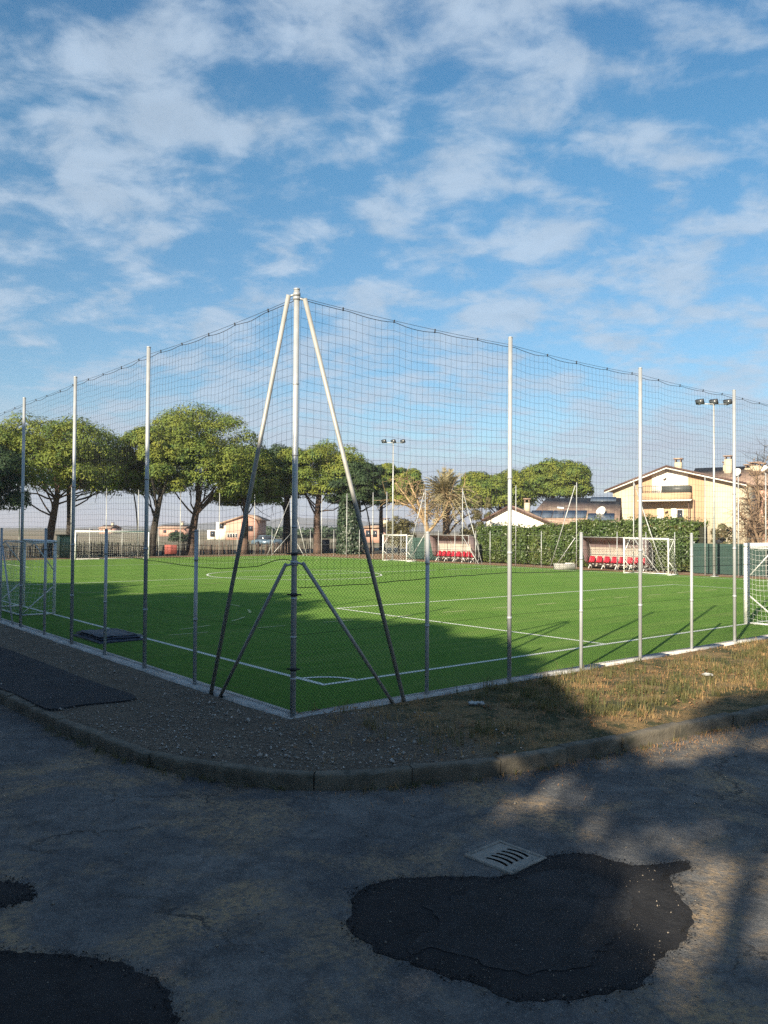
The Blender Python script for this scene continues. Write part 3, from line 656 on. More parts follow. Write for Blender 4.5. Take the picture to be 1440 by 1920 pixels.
# ------------------------------------------------------------------ dugouts with red seats
polyc = M('smoked_polycarbonate', (.20, .15, .15), (.16, .12, .12), scale=2, rough=.35)
pale_panel = M('pale_panel', (.42, .36, .31), (.34, .30, .26), scale=3, rough=.6)
def dugout(nseat, width, label, loc, rotz):
    root = thing('dugout', (0, 0, 0), label, 'dugout', 'team dugouts beyond the pitch'); hw = width/2   # open side towards -y
    m = MB()
    prof = [(.95, .1), (.97, .9), (.90, 1.35), (.70, 1.72), (.35, 1.93), (-.12, 2.0)]
    pr = catmull(prof, .06)
    for x in np.linspace(-hw, hw, 4): m.tube(np.c_[np.full(len(pr), x), pr], .022, 8)
    for y, z in ((-.12, 2.0), (.97, .9), (.95, .12)): m.tube([(-hw, y, z), (hw, y, z)], .02, 8)
    for s in (-1, 1): m.tube([(s*hw, -.12, 2.0), (s*hw, -.10, .0)], .02, 8)
    m.build('frame', galv_far, root)
    up = pr[pr[:, 1] > 1.3]; G = np.zeros((2, len(up), 3)); G[0, :, 0] = -hw; G[1, :, 0] = hw; G[:, :, 1] = up[:, 0]+.026; G[:, :, 2] = up[:, 1]+.026
    m = MB().grid(G); G2 = G.copy(); G2[..., 1:] -= .008; m.grid(G2); m.build('canopy', polyc, root, smooth=True)
    lo = pr[pr[:, 1] <= 1.36]; G = np.zeros((2, len(lo), 3)); G[0, :, 0] = -hw; G[1, :, 0] = hw; G[:, :, 1] = lo[:, 0]+.03; G[:, :, 2] = lo[:, 1]
    m = MB().grid(G); m.build('back_panel', pale_panel, root, smooth=True)
    for s in (-1, 1):
        m = MB(); m.extrude([(s*hw-.004, a, b) for a, b in np.vstack([pr, [(.1, 1.2), (.3, .5)]])], (.008, 0, 0)); m.build('side_panel', polyc, root)
    m = MB(); m.box((0, .55, .30), (width-.2, .06, .05))
    for x in np.linspace(-hw+.25, hw-.25, 5): m.tube([(x, .55, .3), (x-.0, .35, 0)], .022, 6); m.tube([(x, .55, .3), (x, .75, 0)], .022, 6)
    m.build('bench_frame', white_paint, root)
    for k in range(nseat):
        x = -hw+.3+(width-.6)*k/(nseat-1); m = MB(); wd = .21
        pr2 = catmull([(.22, .44), (.30, .40), (.45, .385), (.60, .40), (.68, .48), (.73, .62), (.76, .76), (.75, .80)], .05)
        xs = np.linspace(-wd, wd, 7); G = np.zeros((len(pr2), 7, 3)); tq = np.linspace(0, 1, len(pr2))[:, None]
        G[..., 0] = x+xs[None]*(1-.25*np.clip((tq-.75)/.25, 0, 1)); G[..., 1] = pr2[:, :1]-.03*(np.abs(xs[None])/wd)**3; G[..., 2] = pr2[:, 1:]+.035*(np.abs(xs[None])/wd)**3*(1-tq)
        m.grid(G); G3 = G.copy(); G3[..., 2] -= .02; G3[..., 1] += .012; m.grid(G3); m.build('seat', plastic_red, root, smooth=True)
    root.location = tuple(map(float, loc)); root.rotation_euler = (0, 0, rotz); return root
vd1 = (v_on(1096, UF+.9)+v_on(1212, UF+.9))/2; wd1 = abs(v_on(1096, UF+.9)-v_on(1212, UF+.9))
dugout(8, wd1, 'curved dugout with a row of red seats partly behind the small goal', W(UF+.6, vd1), ang_u-math.pi/2)
vd2 = (v_on(812, UF+.9)+v_on(886, UF+.9))/2; wd2 = abs(v_on(812, UF+.9)-v_on(886, UF+.9))
dugout(8, wd2, 'farther curved dugout with red seats under the bare trees', W(UF+.6, vd2), ang_u-math.pi/2)

# ------------------------------------------------------------------ floodlights and street lamps
lamp_glass = M('lamp_glass', (.06, .07, .08), rough=.2)
def floodlight(base, H, label, heads, dirx):
    root = thing('floodlight_mast', base, label, 'floodlight', 'floodlight masts beside the pitch'); b = np.array(base, float)
    MB().tube([b, b+[0, 0, H*.5], b+[0, 0, H]], [.075, .06, .045], 10).build('mast', galv_far, root, smooth=True)
    m = MB(); dx = np.array([*dirx, 0.]); m.tube([b+[0, 0, H]-dx*.8, b+[0, 0, H]+dx*.8], .028, 8); m.box(b+[0, 0, .02], (.4, .4, .04)); m.build('crossarm', galv_far, root)
    for k in (-1, 0, 1):
        c = b+dx*.75*k+[0, 0, H+.12]; f = nrm(np.array([-RD[0], -RD[1], -.45])); side = nrm(np.cross([0, 0, 1], f)); upv = np.cross(f, side)
        h = MB().box(c, (.16, .42, .26), (f, side, upv)).build('lamp', dark_metal, root)
        MB().box(c+f*.084, (.01, .36, .20), (f, side, upv)).build('lens', lamp_glass, h)
        MB().box(c-[0, 0, .12], (.04, .3, .1)).build('bracket', dark_metal, h)
    return root
cdx = (math.cos(math.radians(0)), math.sin(math.radians(0)))
g1 = at(1339, 1081, 43.3); floodlight((g1[0], 43.3, -.02), 2.37+(1006.5-765)/F_PX*43.3, 'tall floodlight mast with three lamps in front of the apartment house', 3, cdx)
g2 = at(736, 1050, 64.); floodlight((g2[0], 64., -.02), 2.37+(1002-838)/F_PX*64, 'thin floodlight mast with three lamps behind the far small goal', 3, cdx)
def street_lamp(px, topx, topy, Y, label):
    b = at(px, 1040, Y); b[2] = -.05; t = at(topx, topy, Y); H = t[2]
    root = thing('street_lamp', b, label, 'street lamp', 'curved street lamps beyond the pitch')
    dx = t[0]-b[0]; s = np.linspace(0, 1, 14); pts = np.stack([b[0]+dx*s**2.6, np.full(14, Y), b[2]+(H-b[2])*s**.97], 1)
    MB().tube(pts, np.linspace(.085, .05, 14), 8).build('pole', dark_metal, root, smooth=True)
    sg = 1 if dx > 0 else -1
    MB().box(pts[-1]+[sg*.3, 0, .02], (.8, .24, .12)).build('lamp_head', dark_metal, root)
    return root
street_lamp(258, 245, 900, 72., 'dark curved street lamp rising into the pines on the left')
street_lamp(695, 682, 938, 80., 'dark curved street lamp beside the ivy-clad pine')

# ------------------------------------------------------------------ trees
def crown_mesh(c, R, depth, hup, hdn, ncl, ntuft, rcl, tsz, seed, flat=.8, spread=1.0):
    """billows of needle tufts on a dome with a rough underside"""
    r = np.random.default_rng(seed); c = np.asarray(c, float); cl = []
    for k in range(ncl):
        ph = r.uniform(0, 2*math.pi); el = math.asin(r.uniform(-.62, 1.)); q = r.uniform(.86, 1.0) if k % 4 else r.uniform(.35, .8)
        ce, se = math.cos(el), math.sin(el); ce = ce**.75; se = math.copysign(abs(se)**.85, se)
        d = np.array([ce*math.cos(ph)*R, ce*math.sin(ph)*depth, (hup if el > 0 else hdn)*se])
        cl.append((c+d*q, rcl*r.uniform(.65, 1.35)))
    V = []
    for cc, rc in cl:
        n = int(ntuft*(rc/rcl)**2); d = r.normal(0, 1, (n, 3)); d /= np.linalg.norm(d, axis=1)[:, None]; d[:, 2] = np.where(d[:, 2] < -.35, -d[:, 2]*.6, d[:, 2])
        p = cc+d*rc*(r.uniform(.55, 1.06, n)**.6)[:, None]*np.array([1, 1, flat])
        nr = d+r.normal(0, .33, (n, 3))+[0, 0, .25]; nr /= np.linalg.norm(nr, axis=1)[:, None]
        t = np.cross(nr, r.normal(0, 1, (n, 3))); t /= np.linalg.norm(t, axis=1)[:, None]; b = np.cross(nr, t)
        s = tsz*r.uniform(.6, 1.4, n)[:, None]; w2 = s*r.uniform(.35, .8, n)[:, None]
        V.append(np.stack([p-t*s, p-b*w2*.6+nr*s*.2, p+t*s, p+b*w2*.6+nr*s*.2], 1))
    return np.vstack(V), cl
def pine(px0, py0, px1, py1, Y, cx, ctop, cbot, cw, label, seed, tr=.28, dark=False, depth=None, ntuft=470, ncl=None, tsz=.115, ivy=False, Yc=None, mat=None, tmat=None):
    """trunk from (px0,py0) to (px1,py1); crown centred on cx between rows ctop and cbot, cw pixels wide, at distance Y"""
    r = np.random.default_rng(seed); Yc = Yc or Y
    b = at(px0, py0, Y); b[2] = -.1; t = at(px1, py1, Y); top = at(cx, ctop, Yc)[2]; bot = at(cx, cbot, Yc)[2]; R = cw/2/F_PX*Yc; cxw = at(cx, ctop, Yc)[0]
    hup = (top-bot)*.56; zc = bot+(top-bot)*.44; hdn = (top-bot)*.44; dep = depth or R*.9
    root = thing('pine_tree', b, label, 'pine tree', 'umbrella pines beyond the pitch')
    rc = max(.75, R*.235); nc = ncl or int(70+R*9)
    V, cl = crown_mesh((cxw, Yc, zc), R-rc*.55, max(1., dep-rc*.5), hup-rc*.45, max(.5, hdn-rc*.25), nc, ntuft, rc, tsz, seed)
    MB().quads(V).build('crown', mat or (pine_dark if dark else pine_leaf), root)
    m = MB(); s = np.linspace(0, 1, 12); bend = r.normal(0, .12)
    pts = np.stack([b[0]+(t[0]-b[0])*s+bend*np.sin(s*math.pi), np.full(12, Y)+r.normal(0, .1)*np.sin(s*math.pi), b[2]+(t[2]-b[2])*s], 1)
    m.tube(pts, tr*(1.15-.5*s+.5*np.exp(-s*14)), 10)
    tip = np.array([cxw*.6+t[0]*.4, (Y+Yc)/2, zc]); m.tube(np.stack([pts[-1]+(tip-pts[-1])*k for k in np.linspace(0, 1, 5)]), np.linspace(tr*.72, tr*.3, 5), 8)
    order = r.permutation(len(cl))[:11]
    for k in order:
        e = cl[k][0]; f = r.uniform(.62, 1.); s0 = pts[int(f*11)]
        q = np.linspace(0, 1, 6)[:, None]; mid = np.array([0, 0, -1.])*np.sin(q*math.pi)*np.linalg.norm(e-s0)*.10*r.uniform(.2, 1.2)
        line = s0+(e-s0)*q+mid+r.normal(0, .08, (6, 3))*np.sin(q*math.pi); m.tube(line, np.linspace(tr*.26, .025, 6), 6)
    # bare twigs on the underside
    for k in range(26):
        e = cl[r.integers(len(cl))][0]; e2 = e+np.array([r.normal(0, .6), r.normal(0, .6), -r.uniform(.4, 1.5)]); m.tube([e, (e+e2)/2+r.normal(0, .12, 3), e2], [.035, .025, .012], 4)
    m.build('trunk', tmat or bark, root, smooth=True)
    if ivy:
        n = 6500; sz = r.uniform(0, 1, n)**.9; ph = r.uniform(0, 2*math.pi, n); rad = (.95-.28*sz)*r.uniform(.75, 1.1, n)*ivy
        p = np.stack([np.interp(sz, s, pts[:, 0])+rad*np.cos(ph), Y+rad*np.sin(ph), np.interp(sz, s, pts[:, 2])], 1)
        nr = np.stack([np.cos(ph), np.sin(ph), np.full(n, .3)], 1)+r.normal(0, .4, (n, 3)); nr /= np.linalg.norm(nr, axis=1)[:, None]; tt = np.cross(nr, r.normal(0, 1, (n, 3))); tt /= np.linalg.norm(tt, axis=1)[:, None]; bb = np.cross(nr, tt); sc = r.uniform(.06, .13, n)[:, None]
        MB().quads(np.stack([p-tt*sc, p-bb*sc, p+tt*sc, p+bb*sc], 1)).build('ivy', ivy_m, root)
    return root
ivy_m = M('ivy', (.018, .040, .022), (.03, .05, .02), scale=2, rough=.5)
pine(-60, 1040, -40, 950, 58, -50, 836, 985, 200, 'dark shaded pine cut by the left photo edge', 1, dark=True)  # this crown's shade is put into the darker needle colour
pine(86, 1046, 108, 925, 66, 100, 782, 948, 275, 'broad pine with a leaning trunk near the left photo edge', 2, tr=.33)
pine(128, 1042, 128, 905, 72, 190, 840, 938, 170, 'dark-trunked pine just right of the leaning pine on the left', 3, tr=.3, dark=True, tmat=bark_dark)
pine(282, 1046, 302, 925, 69, 292, 800, 945, 150, 'pine with a forked trunk left of the reddish trunk', 4, tr=.3, tmat=bark_dark)
pine(358, 1046, 372, 940, 73, 372, 768, 968, 250, 'largest pine with a straight reddish trunk and tall rounded crown', 5, tr=.38, ntuft=500)
pine(457, 1040, 458, 925, 76, 462, 838, 972, 140, 'pine in front of the pink house with many bare lower limbs', 6, tr=.3)
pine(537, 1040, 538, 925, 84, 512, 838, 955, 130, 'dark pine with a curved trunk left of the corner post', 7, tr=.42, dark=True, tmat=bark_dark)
pine(597, 1042, 600, 915, 80, 602, 825, 955, 185, 'pine with a forked trunk right of the corner post', 8, tr=.36)
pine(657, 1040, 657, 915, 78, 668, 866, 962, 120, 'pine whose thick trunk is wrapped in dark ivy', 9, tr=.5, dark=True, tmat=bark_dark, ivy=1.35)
pine(717, 1030, 716, 925, 95, 738, 872, 962, 112, 'small pine behind the thin floodlight mast', 10, tr=.28, tsz=.15)
pine(936, 1000, 938, 945, 108, 925, 884, 966, 150, 'low broad pine left of the taller pine behind the low house', 11, tr=.35, tsz=.16)
pine(1033, 1000, 1036, 935, 112, 1040, 866, 946, 138, 'taller pine standing behind the low house roof', 12, tr=.4, tsz=.16)

def leafy(c, R, ncl, ntuft, rcl, tsz, seed, mat, name, parent, flat=1.):
    V, cl = crown_mesh(c, R[0], R[1], R[2], R[2]*.9, ncl, ntuft, rcl, tsz, seed, flat); MB().quads(V).build(name, mat, parent); return cl
# bare pollarded trees, palm, bush
def bare_tree(name, px, Y, base_py, tips, label, cat, seed, mat, twigs=60, tr=.2, tl=.9, group=None):
    r = np.random.default_rng(seed); b = at(px, base_py, Y); b[2] = -.05; root = thing(name, b, label, cat, group); m = MB()
    for (mx, my), (ex, ey) in tips:
        a = b.copy(); a[2] = at(px, my+40, Y)[2]; p1 = at(mx, my, Y+r.normal(0, .5)); p2 = at(ex, ey, Y+r.normal(0, .9)); q = catmull([b+[0, 0, .0], a, p1, p2], .4)
        m.tube(q+r.normal(0, .02, q.shape), np.linspace(tr, .035, len(q)), 6)
        for k in range(twigs//len(tips)):
            s0 = q[r.integers(len(q)//2, len(q))]; e = s0+r.normal(0, tl, 3)*[1, .8, .9]+[0, 0, .3*tl]; mm = (s0+e)/2+r.normal(0, .15, 3); m.tube([s0, mm, e], [.03, .02, .008], 4)
            for _ in range(2): e2 = mm+r.normal(0, tl*.5, 3); m.tube([mm, e2], [.016, .006], 3)
    m.build('branches', mat, root); return root
bare_tree('bare_tree', 800, 68., 1045, [((775, 950), (742, 905)), ((785, 945), (765, 900)), ((790, 965), (735, 935)), ((800, 955), (805, 925)), ((830, 965), (845, 930))], 'leafless tan pollarded tree left of the palm', 'bare tree', 31, wood_tan, 150, .22, .8, 'bare trees beyond the pitch')
bare_tree('bare_tree', 836, 73., 1045, [((850, 960), (872, 905)), ((845, 945), (838, 890)), ((870, 970), (900, 958)), ((860, 960), (895, 925))], 'leafless tan tree with arching limbs in front of the palm', 'bare tree', 32, wood_tan, 50, .13, .7, 'bare trees beyond the pitch')
bare_tree('bare_tree', 1425, 54., 1050, [((1415, 990), (1398, 915)), ((1425, 975), (1420, 890)), ((1432, 985), (1445, 910)), ((1410, 1010), (1385, 960)), ((1440, 1000), (1470, 930)), ((1422, 1015), (1402, 975))], 'leafless tangled tree before the wing of the apartment house', 'bare tree', 35, M('pale_twigs', (.26, .18, .11), (.16, .11, .075), scale=2, rough=.9), 320, .14, .75, 'bare trees beyond the pitch')
bare_tree('bare_tree', 1428, 125., 1000, [((1424, 890), (1418, 845)), ((1430, 885), (1434, 838)), ((1436, 890), (1448, 846))], 'thin leafless tree top behind the far roof at the right edge', 'bare tree', 36, bark_dark, 120, .15, 1.4, 'bare trees beyond the pitch')
frond_m = M('palm_frond', (.36, .30, .17), (.25, .22, .11), scale=1.5, rough=.8, transl=.15)
def palm(px, py, Y, Rm, label, seed):
    r = np.random.default_rng(seed); c = at(px, py, Y); b = np.array([c[0], Y, -.05]); root = thing('palm_tree', b, label, 'palm tree')
    MB().tube([b, b+[.05, 0, c[2]*.5], c-[0, 0, .3]], [.34, .3, .36], 10).build('trunk', M('palm_bark', (.13, .095, .06), (.07, .05, .035), scale=5, rough=.95, bump=1, bscale=8), root, smooth=True)
    m = MB(); Vq = []
    for k in range(120):
        ph = r.uniform(0, 2*math.pi); el = math.asin(r.uniform(-.75, 1.)); L = Rm*r.uniform(.85, 1.1); d = np.array([math.cos(el)*math.cos(ph), math.cos(el)*math.sin(ph), math.sin(el)])
        s = np.linspace(0, 1, 9); pts = c+d[None]*L*s[:, None]+np.array([0, 0, -1.])*(.30*L*s**2.2)[:, None]; m.tube(pts, np.linspace(.05, .014, 9), 4, cap=False)
        side = nrm(np.cross(d, [0, 0, 1.])); 
        for i in range(1, 9):
            for sg in (-1, 1):
                for j in range(2):
                    p = pts[i]-(pts[i]-pts[i-1])*j*.5; ll = .42*math.sin(min(1, s[i]*1.1+.1)*math.pi*.85)+.12; t = nrm(pts[i]-pts[i-1]); e = p+(side*sg*.75+t*.7+r.normal(0, .12, 3))*ll; wv = t*.05; Vq.append([p-wv, p+wv, e+wv*.3, e-wv*.3])
    m.quads(np.array(Vq)); m.build('fronds', frond_m, root); return root
palm(836, 926, 70., 2.95, 'dry tan palm with a round head of fronds', 33)
olive_m = M('olive_leaf', (.085, .085, .030), (.12, .105, .04), scale=1, rough=.7, transl=.15)
hedge_m = M('laurel_leaf', (.045, .085, .018), (.085, .115, .022), scale=.9, rough=.45, transl=.15, c3=(.14, .10, .03), s3=.7, lo3=.6, hi3=.75)
hedge_d = M('dark_hedge_leaf', (.022, .045, .022), (.035, .06, .025), scale=.9, rough=.6, transl=.1)
def shrub(name, px, pw, top, Y, label, cat, seed, mat, group=None, ntuft=120):
    b = at(px, 1045, Y); b[2] = -.05; t = at(px, top, Y)[2]; R = pw/2/F_PX*Y; root = thing(name, b, label, cat, group)
    leafy((b[0], Y, t*.5), (R*.8, R*.8, t*.47), 40, ntuft, R*.3, .10, seed, mat, 'foliage', root)
    r = np.random.default_rng(seed); m = MB()
    for k in range(6): m.tube([b, b+[r.normal(0, .1), r.normal(0, .1), t*.4], b+[r.normal(0, R*.4), r.normal(0, R*.4), t*.8]], [.05, .04, .015], 5)
    m.build('stem', bark_dark, root); return root
shrub('bush', 748, 62, 968, 74., 'olive-green rounded bush under the small pine', 'bush', 41, olive_m, 'bushes beyond the pitch')
shrub('bush', 880, 46, 985, 72., 'olive-brown bush behind the far dugout', 'bush', 42, olive_m, 'bushes beyond the pitch')
shrub('bush', 905, 40, 925, 84., 'tall pale green shrub left of the low house', 'bush', 43, olive_m, 'bushes beyond the pitch')
shrub('bush', 1356, 46, 985, 58., 'twiggy reddish-green shrub at the foot of the apartment house', 'bush', 44, M('reddish_leaf', (.12, .085, .04), (.07, .09, .03), scale=2, rough=.6, transl=.1), 'bushes beyond the pitch', 60)
shrub('bush', 335, 40, 1000, 120., 'dark green bush before the distant houses on the left', 'bush', 45, hedge_d, 'bushes beyond the pitch')

def hedge(va, vb, u0, thick, hfun, label, seed, mat):
    r = np.random.default_rng(seed); root = thing('hedge', W(u0, (va+vb)/2), label, 'hedge', 'hedges beyond the pitch'); Vq = []; L = abs(vb-va); n = int(L*1900)
    v = r.uniform(min(va, vb), max(va, vb), n); h = hfun(v)-.12+.45*vnoise(v, v*0, .9, seed)+.3*vnoise(v, v*0, 3, seed+1)
    kind = r.random(n); u = np.where(kind < .62, u0-thick/2+np.abs(r.normal(0, .16, n))-.42*vnoise(v*1.3, kind*4, 1.6, 4), u0+r.uniform(-.5, .5, n)*thick); z = np.where(kind < .62, r.uniform(.03, 1, n)*h, h*(1-np.abs(r.normal(0, .06, n))))
    z += np.where(kind > .93, r.uniform(0, .35, n), 0)
    p = P0[None]+u[:, None]*RD+v[:, None]*LD; p = np.c_[p, z]
    nr = np.where((kind < .62)[:, None], np.array([*(-RD), .35]), np.array([0, 0, 1.]))+r.normal(0, .55, (n, 3)); nr /= np.linalg.norm(nr, axis=1)[:, None]
    t = np.cross(nr, r.normal(0, 1, (n, 3))); t /= np.linalg.norm(t, axis=1)[:, None]; b = np.cross(nr, t); s = r.uniform(.045, .105, n)[:, None]
    MB().quads(np.stack([p-t*s, p-b*s*.5, p+t*s, p+b*s*.5], 1)).build('foliage', mat, root)
    m = MB(); m.hexa([W(u0-thick*.22, va, 0), W(u0+thick*.3, va, 0), W(u0+thick*.3, vb, 0), W(u0-thick*.22, vb, 0)], [W(u0-thick*.2, va, float(hfun(np.array(va)))*.86), W(u0+thick*.25, va, float(hfun(np.array(va)))*.86), W(u0+thick*.25, vb, float(hfun(np.array(vb)))*.86), W(u0-thick*.2, vb, float(hfun(np.array(vb)))*.86)])
    m.build('inner_block', M('hedge_core', (.03, .035, .015), (.02, .02, .012), scale=6, rough=1, bump=1, bscale=12, bdist=.1), root)  # plain solid block in a dark tone, filling the hedge
    return root
UH = 39.2
hA, hB, hC = v_on(905, UH), v_on(1068, UH), v_on(1318, UH)
hedge(hB, hA, UH, 1.5, lambda v: 2.75+0*v, 'lower laurel hedge in front of the low house', 51, hedge_m)
hedge(hC, hB-.1, UH+.1, 1.6, lambda v: 3.1+0*v, 'taller laurel hedge behind the near dugout and goal', 52, hedge_m)
# green windbreak screens
screen_m = M('green_mesh_screen', (.02, .052, .045), (.03, .062, .05), scale=3, rough=.8, bump=.4, bscale=20)
def screen(pa, pb, u, h, label, seed):
    va, vb = v_on(pa, u), v_on(pb, u); root = thing('windbreak_screen', W(u, (va+vb)/2), label, 'screen', 'green screens beyond the pitch'); n = 24; vs = np.linspace(va, vb, n); G = np.zeros((2, n, 3))
    for i, v in enumerate(vs): o = .05*math.sin(v*2.3+seed); G[0, i] = W(u+o, v, .03); G[1, i] = W(u+o*.4, v, h)
    m = MB().grid(G); G2 = G+np.array([*(RD*.01), 0]); m.grid(G2); m.build('fabric', screen_m, root)
    m = MB()
    for v in np.linspace(va, vb, max(2, int(abs(vb-va)/2.5))): m.tube([W(u+.08, v, 0), W(u+.08, v, h+.1)], .03, 8)
    m.build('poles', galv_far, root); return root
screen(1300, 1450, UF+1.6, 1.72, 'dark green windbreak screen below the apartment house', 1)
screen(762, 842, UF+2.2, 1.75, 'dark green windbreak screen behind the far small goal', 2)

# ------------------------------------------------------------------ stakes beyond the far fence
stake_m = M('weathered_stakes', (.20, .15, .12), (.11, .085, .075), scale=1.5, rough=.95, stretch=(1, 1, .2), c3=(.26, .20, .15), s3=.6)
def stakes(px0, px1, Y0, Y1, h, label, seed):
    r = np.random.default_rng(seed); a = at(px0, 1040, Y0); b = at(px1, 1040, Y1); a[2] = b[2] = 0; root = thing('stake_fence', (a+b)/2, label, 'stake fence', 'stake fences beyond the pitch')
    L = np.linalg.norm(b-a); n = int(L/.13); m = MB(); d = (b-a)/L; pn = np.array([-d[1], d[0], 0])
    for i in range(n):
        if r.random() < .05: continue
        p = a+d*(i*.13+r.normal(0, .02))+pn*r.normal(0, .05); hh = h*r.uniform(.72, 1.1); tl = r.normal(0, .035, 3)*hh; w2 = r.uniform(.03, .06)
        A = (d, pn, np.array([0, 0, 1.])); m.hexa([p-d*w2-pn*.02, p+d*w2-pn*.02, p+d*w2+pn*.02, p-d*w2+pn*.02], [p-d*w2*.6+tl+[0, 0, hh], p+d*w2*.6+tl+[0, 0, hh-.04], p+d*w2*.6+pn*.02+tl+[0, 0, hh-.04], p-d*w2*.6+pn*.02+tl+[0, 0, hh]])
    m.build('stakes', stake_m, root)
    m = MB()
    for z in (.35, .85): m.tube([a+[0, 0, z]+pn*.05, b+[0, 0, z]+pn*.05], .025, 5)
    m.build('rails', stake_m, root); 
    return root
stakes(-60, 118, 62, 65, 1.0, 'brown stake fence at the far left beyond the large goal', 61)
stakes(136, 560, 66, 80, 1.15, 'long brown fence of uneven stakes below the pine trunks', 62)
stakes(562, 705, 82, 86, 1.2, 'brown stake fence right of the corner between ivy pine and bush', 63)

# ------------------------------------------------------------------ houses
cream = M('cream_render', (.45, .40, .29), (.40, .355, .255), scale=1.2, rough=.9, bump=.1, bscale=30)
peach = M('peach_render', (.42, .29, .18), (.375, .26, .16), scale=1.2, rough=.9, bump=.1, bscale=30)
pinkw = M('pink_render', (.46, .27, .21), (.41, .24, .185), scale=1, rough=.9)
whitew = M('white_render', (.76, .73, .66), (.70, .67, .60), scale=1.4, rough=.85)
tile = M('clay_tiles', (.30, .21, .16), (.21, .15, .12), scale=2.5, rough=.95, bump=.25, bscale=9, spec=.1, c3=(.38, .29, .21), s3=1.2, bdist=.04)
wood_b = M('brown_fascia', (.085, .05, .04), rough=.6)
glass = M('window_glass', (.03, .035, .045), rough=.12, spec=.8)
solar = M('solar_glass', (.07, .09, .12), (.09, .11, .14), scale=2, rough=.3, spec=.5)
rail_m = M('balcony_panel', (.06, .065, .06), rough=.5)
class House:
    """a front plane from (px0) to (px1), distances Y0, Y1; local x runs right along it, y goes back"""
    def __init__(s, name, px0, Y0, px1, Y1, label, cat, group):
        s.a = at(px0, 1006, Y0); s.b = at(px1, 1006, Y1); s.a[2] = s.b[2] = 0; s.x = nrm(s.b-s.a); s.y = np.array([-s.x[1], s.x[0], 0]); s.wd = np.linalg.norm(s.b-s.a)
        s.root = thing(name, (s.a+s.b)/2, label, cat, group)
    def p(s, x, y, z): return s.a+s.x*x+s.y*y+np.array([0, 0, z])
    def px(s, x, y):  # photo position -> (x along the front, z) on the front plane
        d = ray(x, y); n = s.y; t = ((s.a-np.array([0, 0, EYE]))@n)/(d@n); q = np.array([0, 0, EYE])+d*t; return (q-s.a)@s.x, q[2]
    def box(s, m, x0, x1, y0, y1, z0, z1):
        return m.hexa([s.p(x0, y0, z0), s.p(x1, y0, z0), s.p(x1, y1, z0), s.p(x0, y1, z0)], [s.p(x0, y0, z1), s.p(x1, y0, z1), s.p(x1, y1, z1), s.p(x0, y1, z1)])
    def part(s, name, mat, *boxes, parent=None):
        m = MB()
        for b in boxes: s.box(m, *b)
        return m.build(name, mat, parent or s.root)
    def slab(s, pts, th):  # roof slope from 4 points, thickened downwards
        return MB().extrude(pts, (0, 0, -th))
    def chimney(s, parent, x, y, z0, z1, w=.55, mat=None):
        c = s.part('chimney', mat or cream, (x-w/2, x+w/2, y-w/2, y+w/2, z0, z1-.45), parent=parent)
        m = MB()
        for dx in (-1, 1):
            for dy in (-1, 1): s.box(m, x+dx*w*.38-.05, x+dx*w*.38+.05, y+dy*w*.38-.05, y+dy*w*.38+.05, z1-.45, z1-.12)
        s.box(m, x-w*.65, x+w*.65, y-w*.65, y+w*.65, z1-.12, z1); m.build('chimney_cap', tile, parent); return c
    def dish(s, x, y, z, r, parent):
        c = s.p(x, y, z); f = nrm(np.array([-.75, -.55, .45])); a = nrm(np.cross([0, 0, 1], f)); b = np.cross(f, a); m = MB(); k = 14; t = np.arange(k)*2*math.pi/k; V = [c-f*r*.25]
        for q, o in ((.55, -.17), (1., 0)): V += [c+f*r*o+(a*math.cos(u)+b*math.sin(u))*r*q for u in t]
        fs = [(0, 1+i, 1+(i+1) % k) for i in range(k)]+[(1+i, 1+k+i, 1+k+(i+1) % k, 1+(i+1) % k) for i in range(k)]; m.add(V, fs); m.add(np.array(V)-f*.02, fs)
        m.tube([c-f*r*.25, c-f*r*.3-[0, 0, r*1.4]], .04, 6); m.tube([c-b*r, c+f*r*.8], .02, 5); m.build('satellite_dish', whitew, parent)

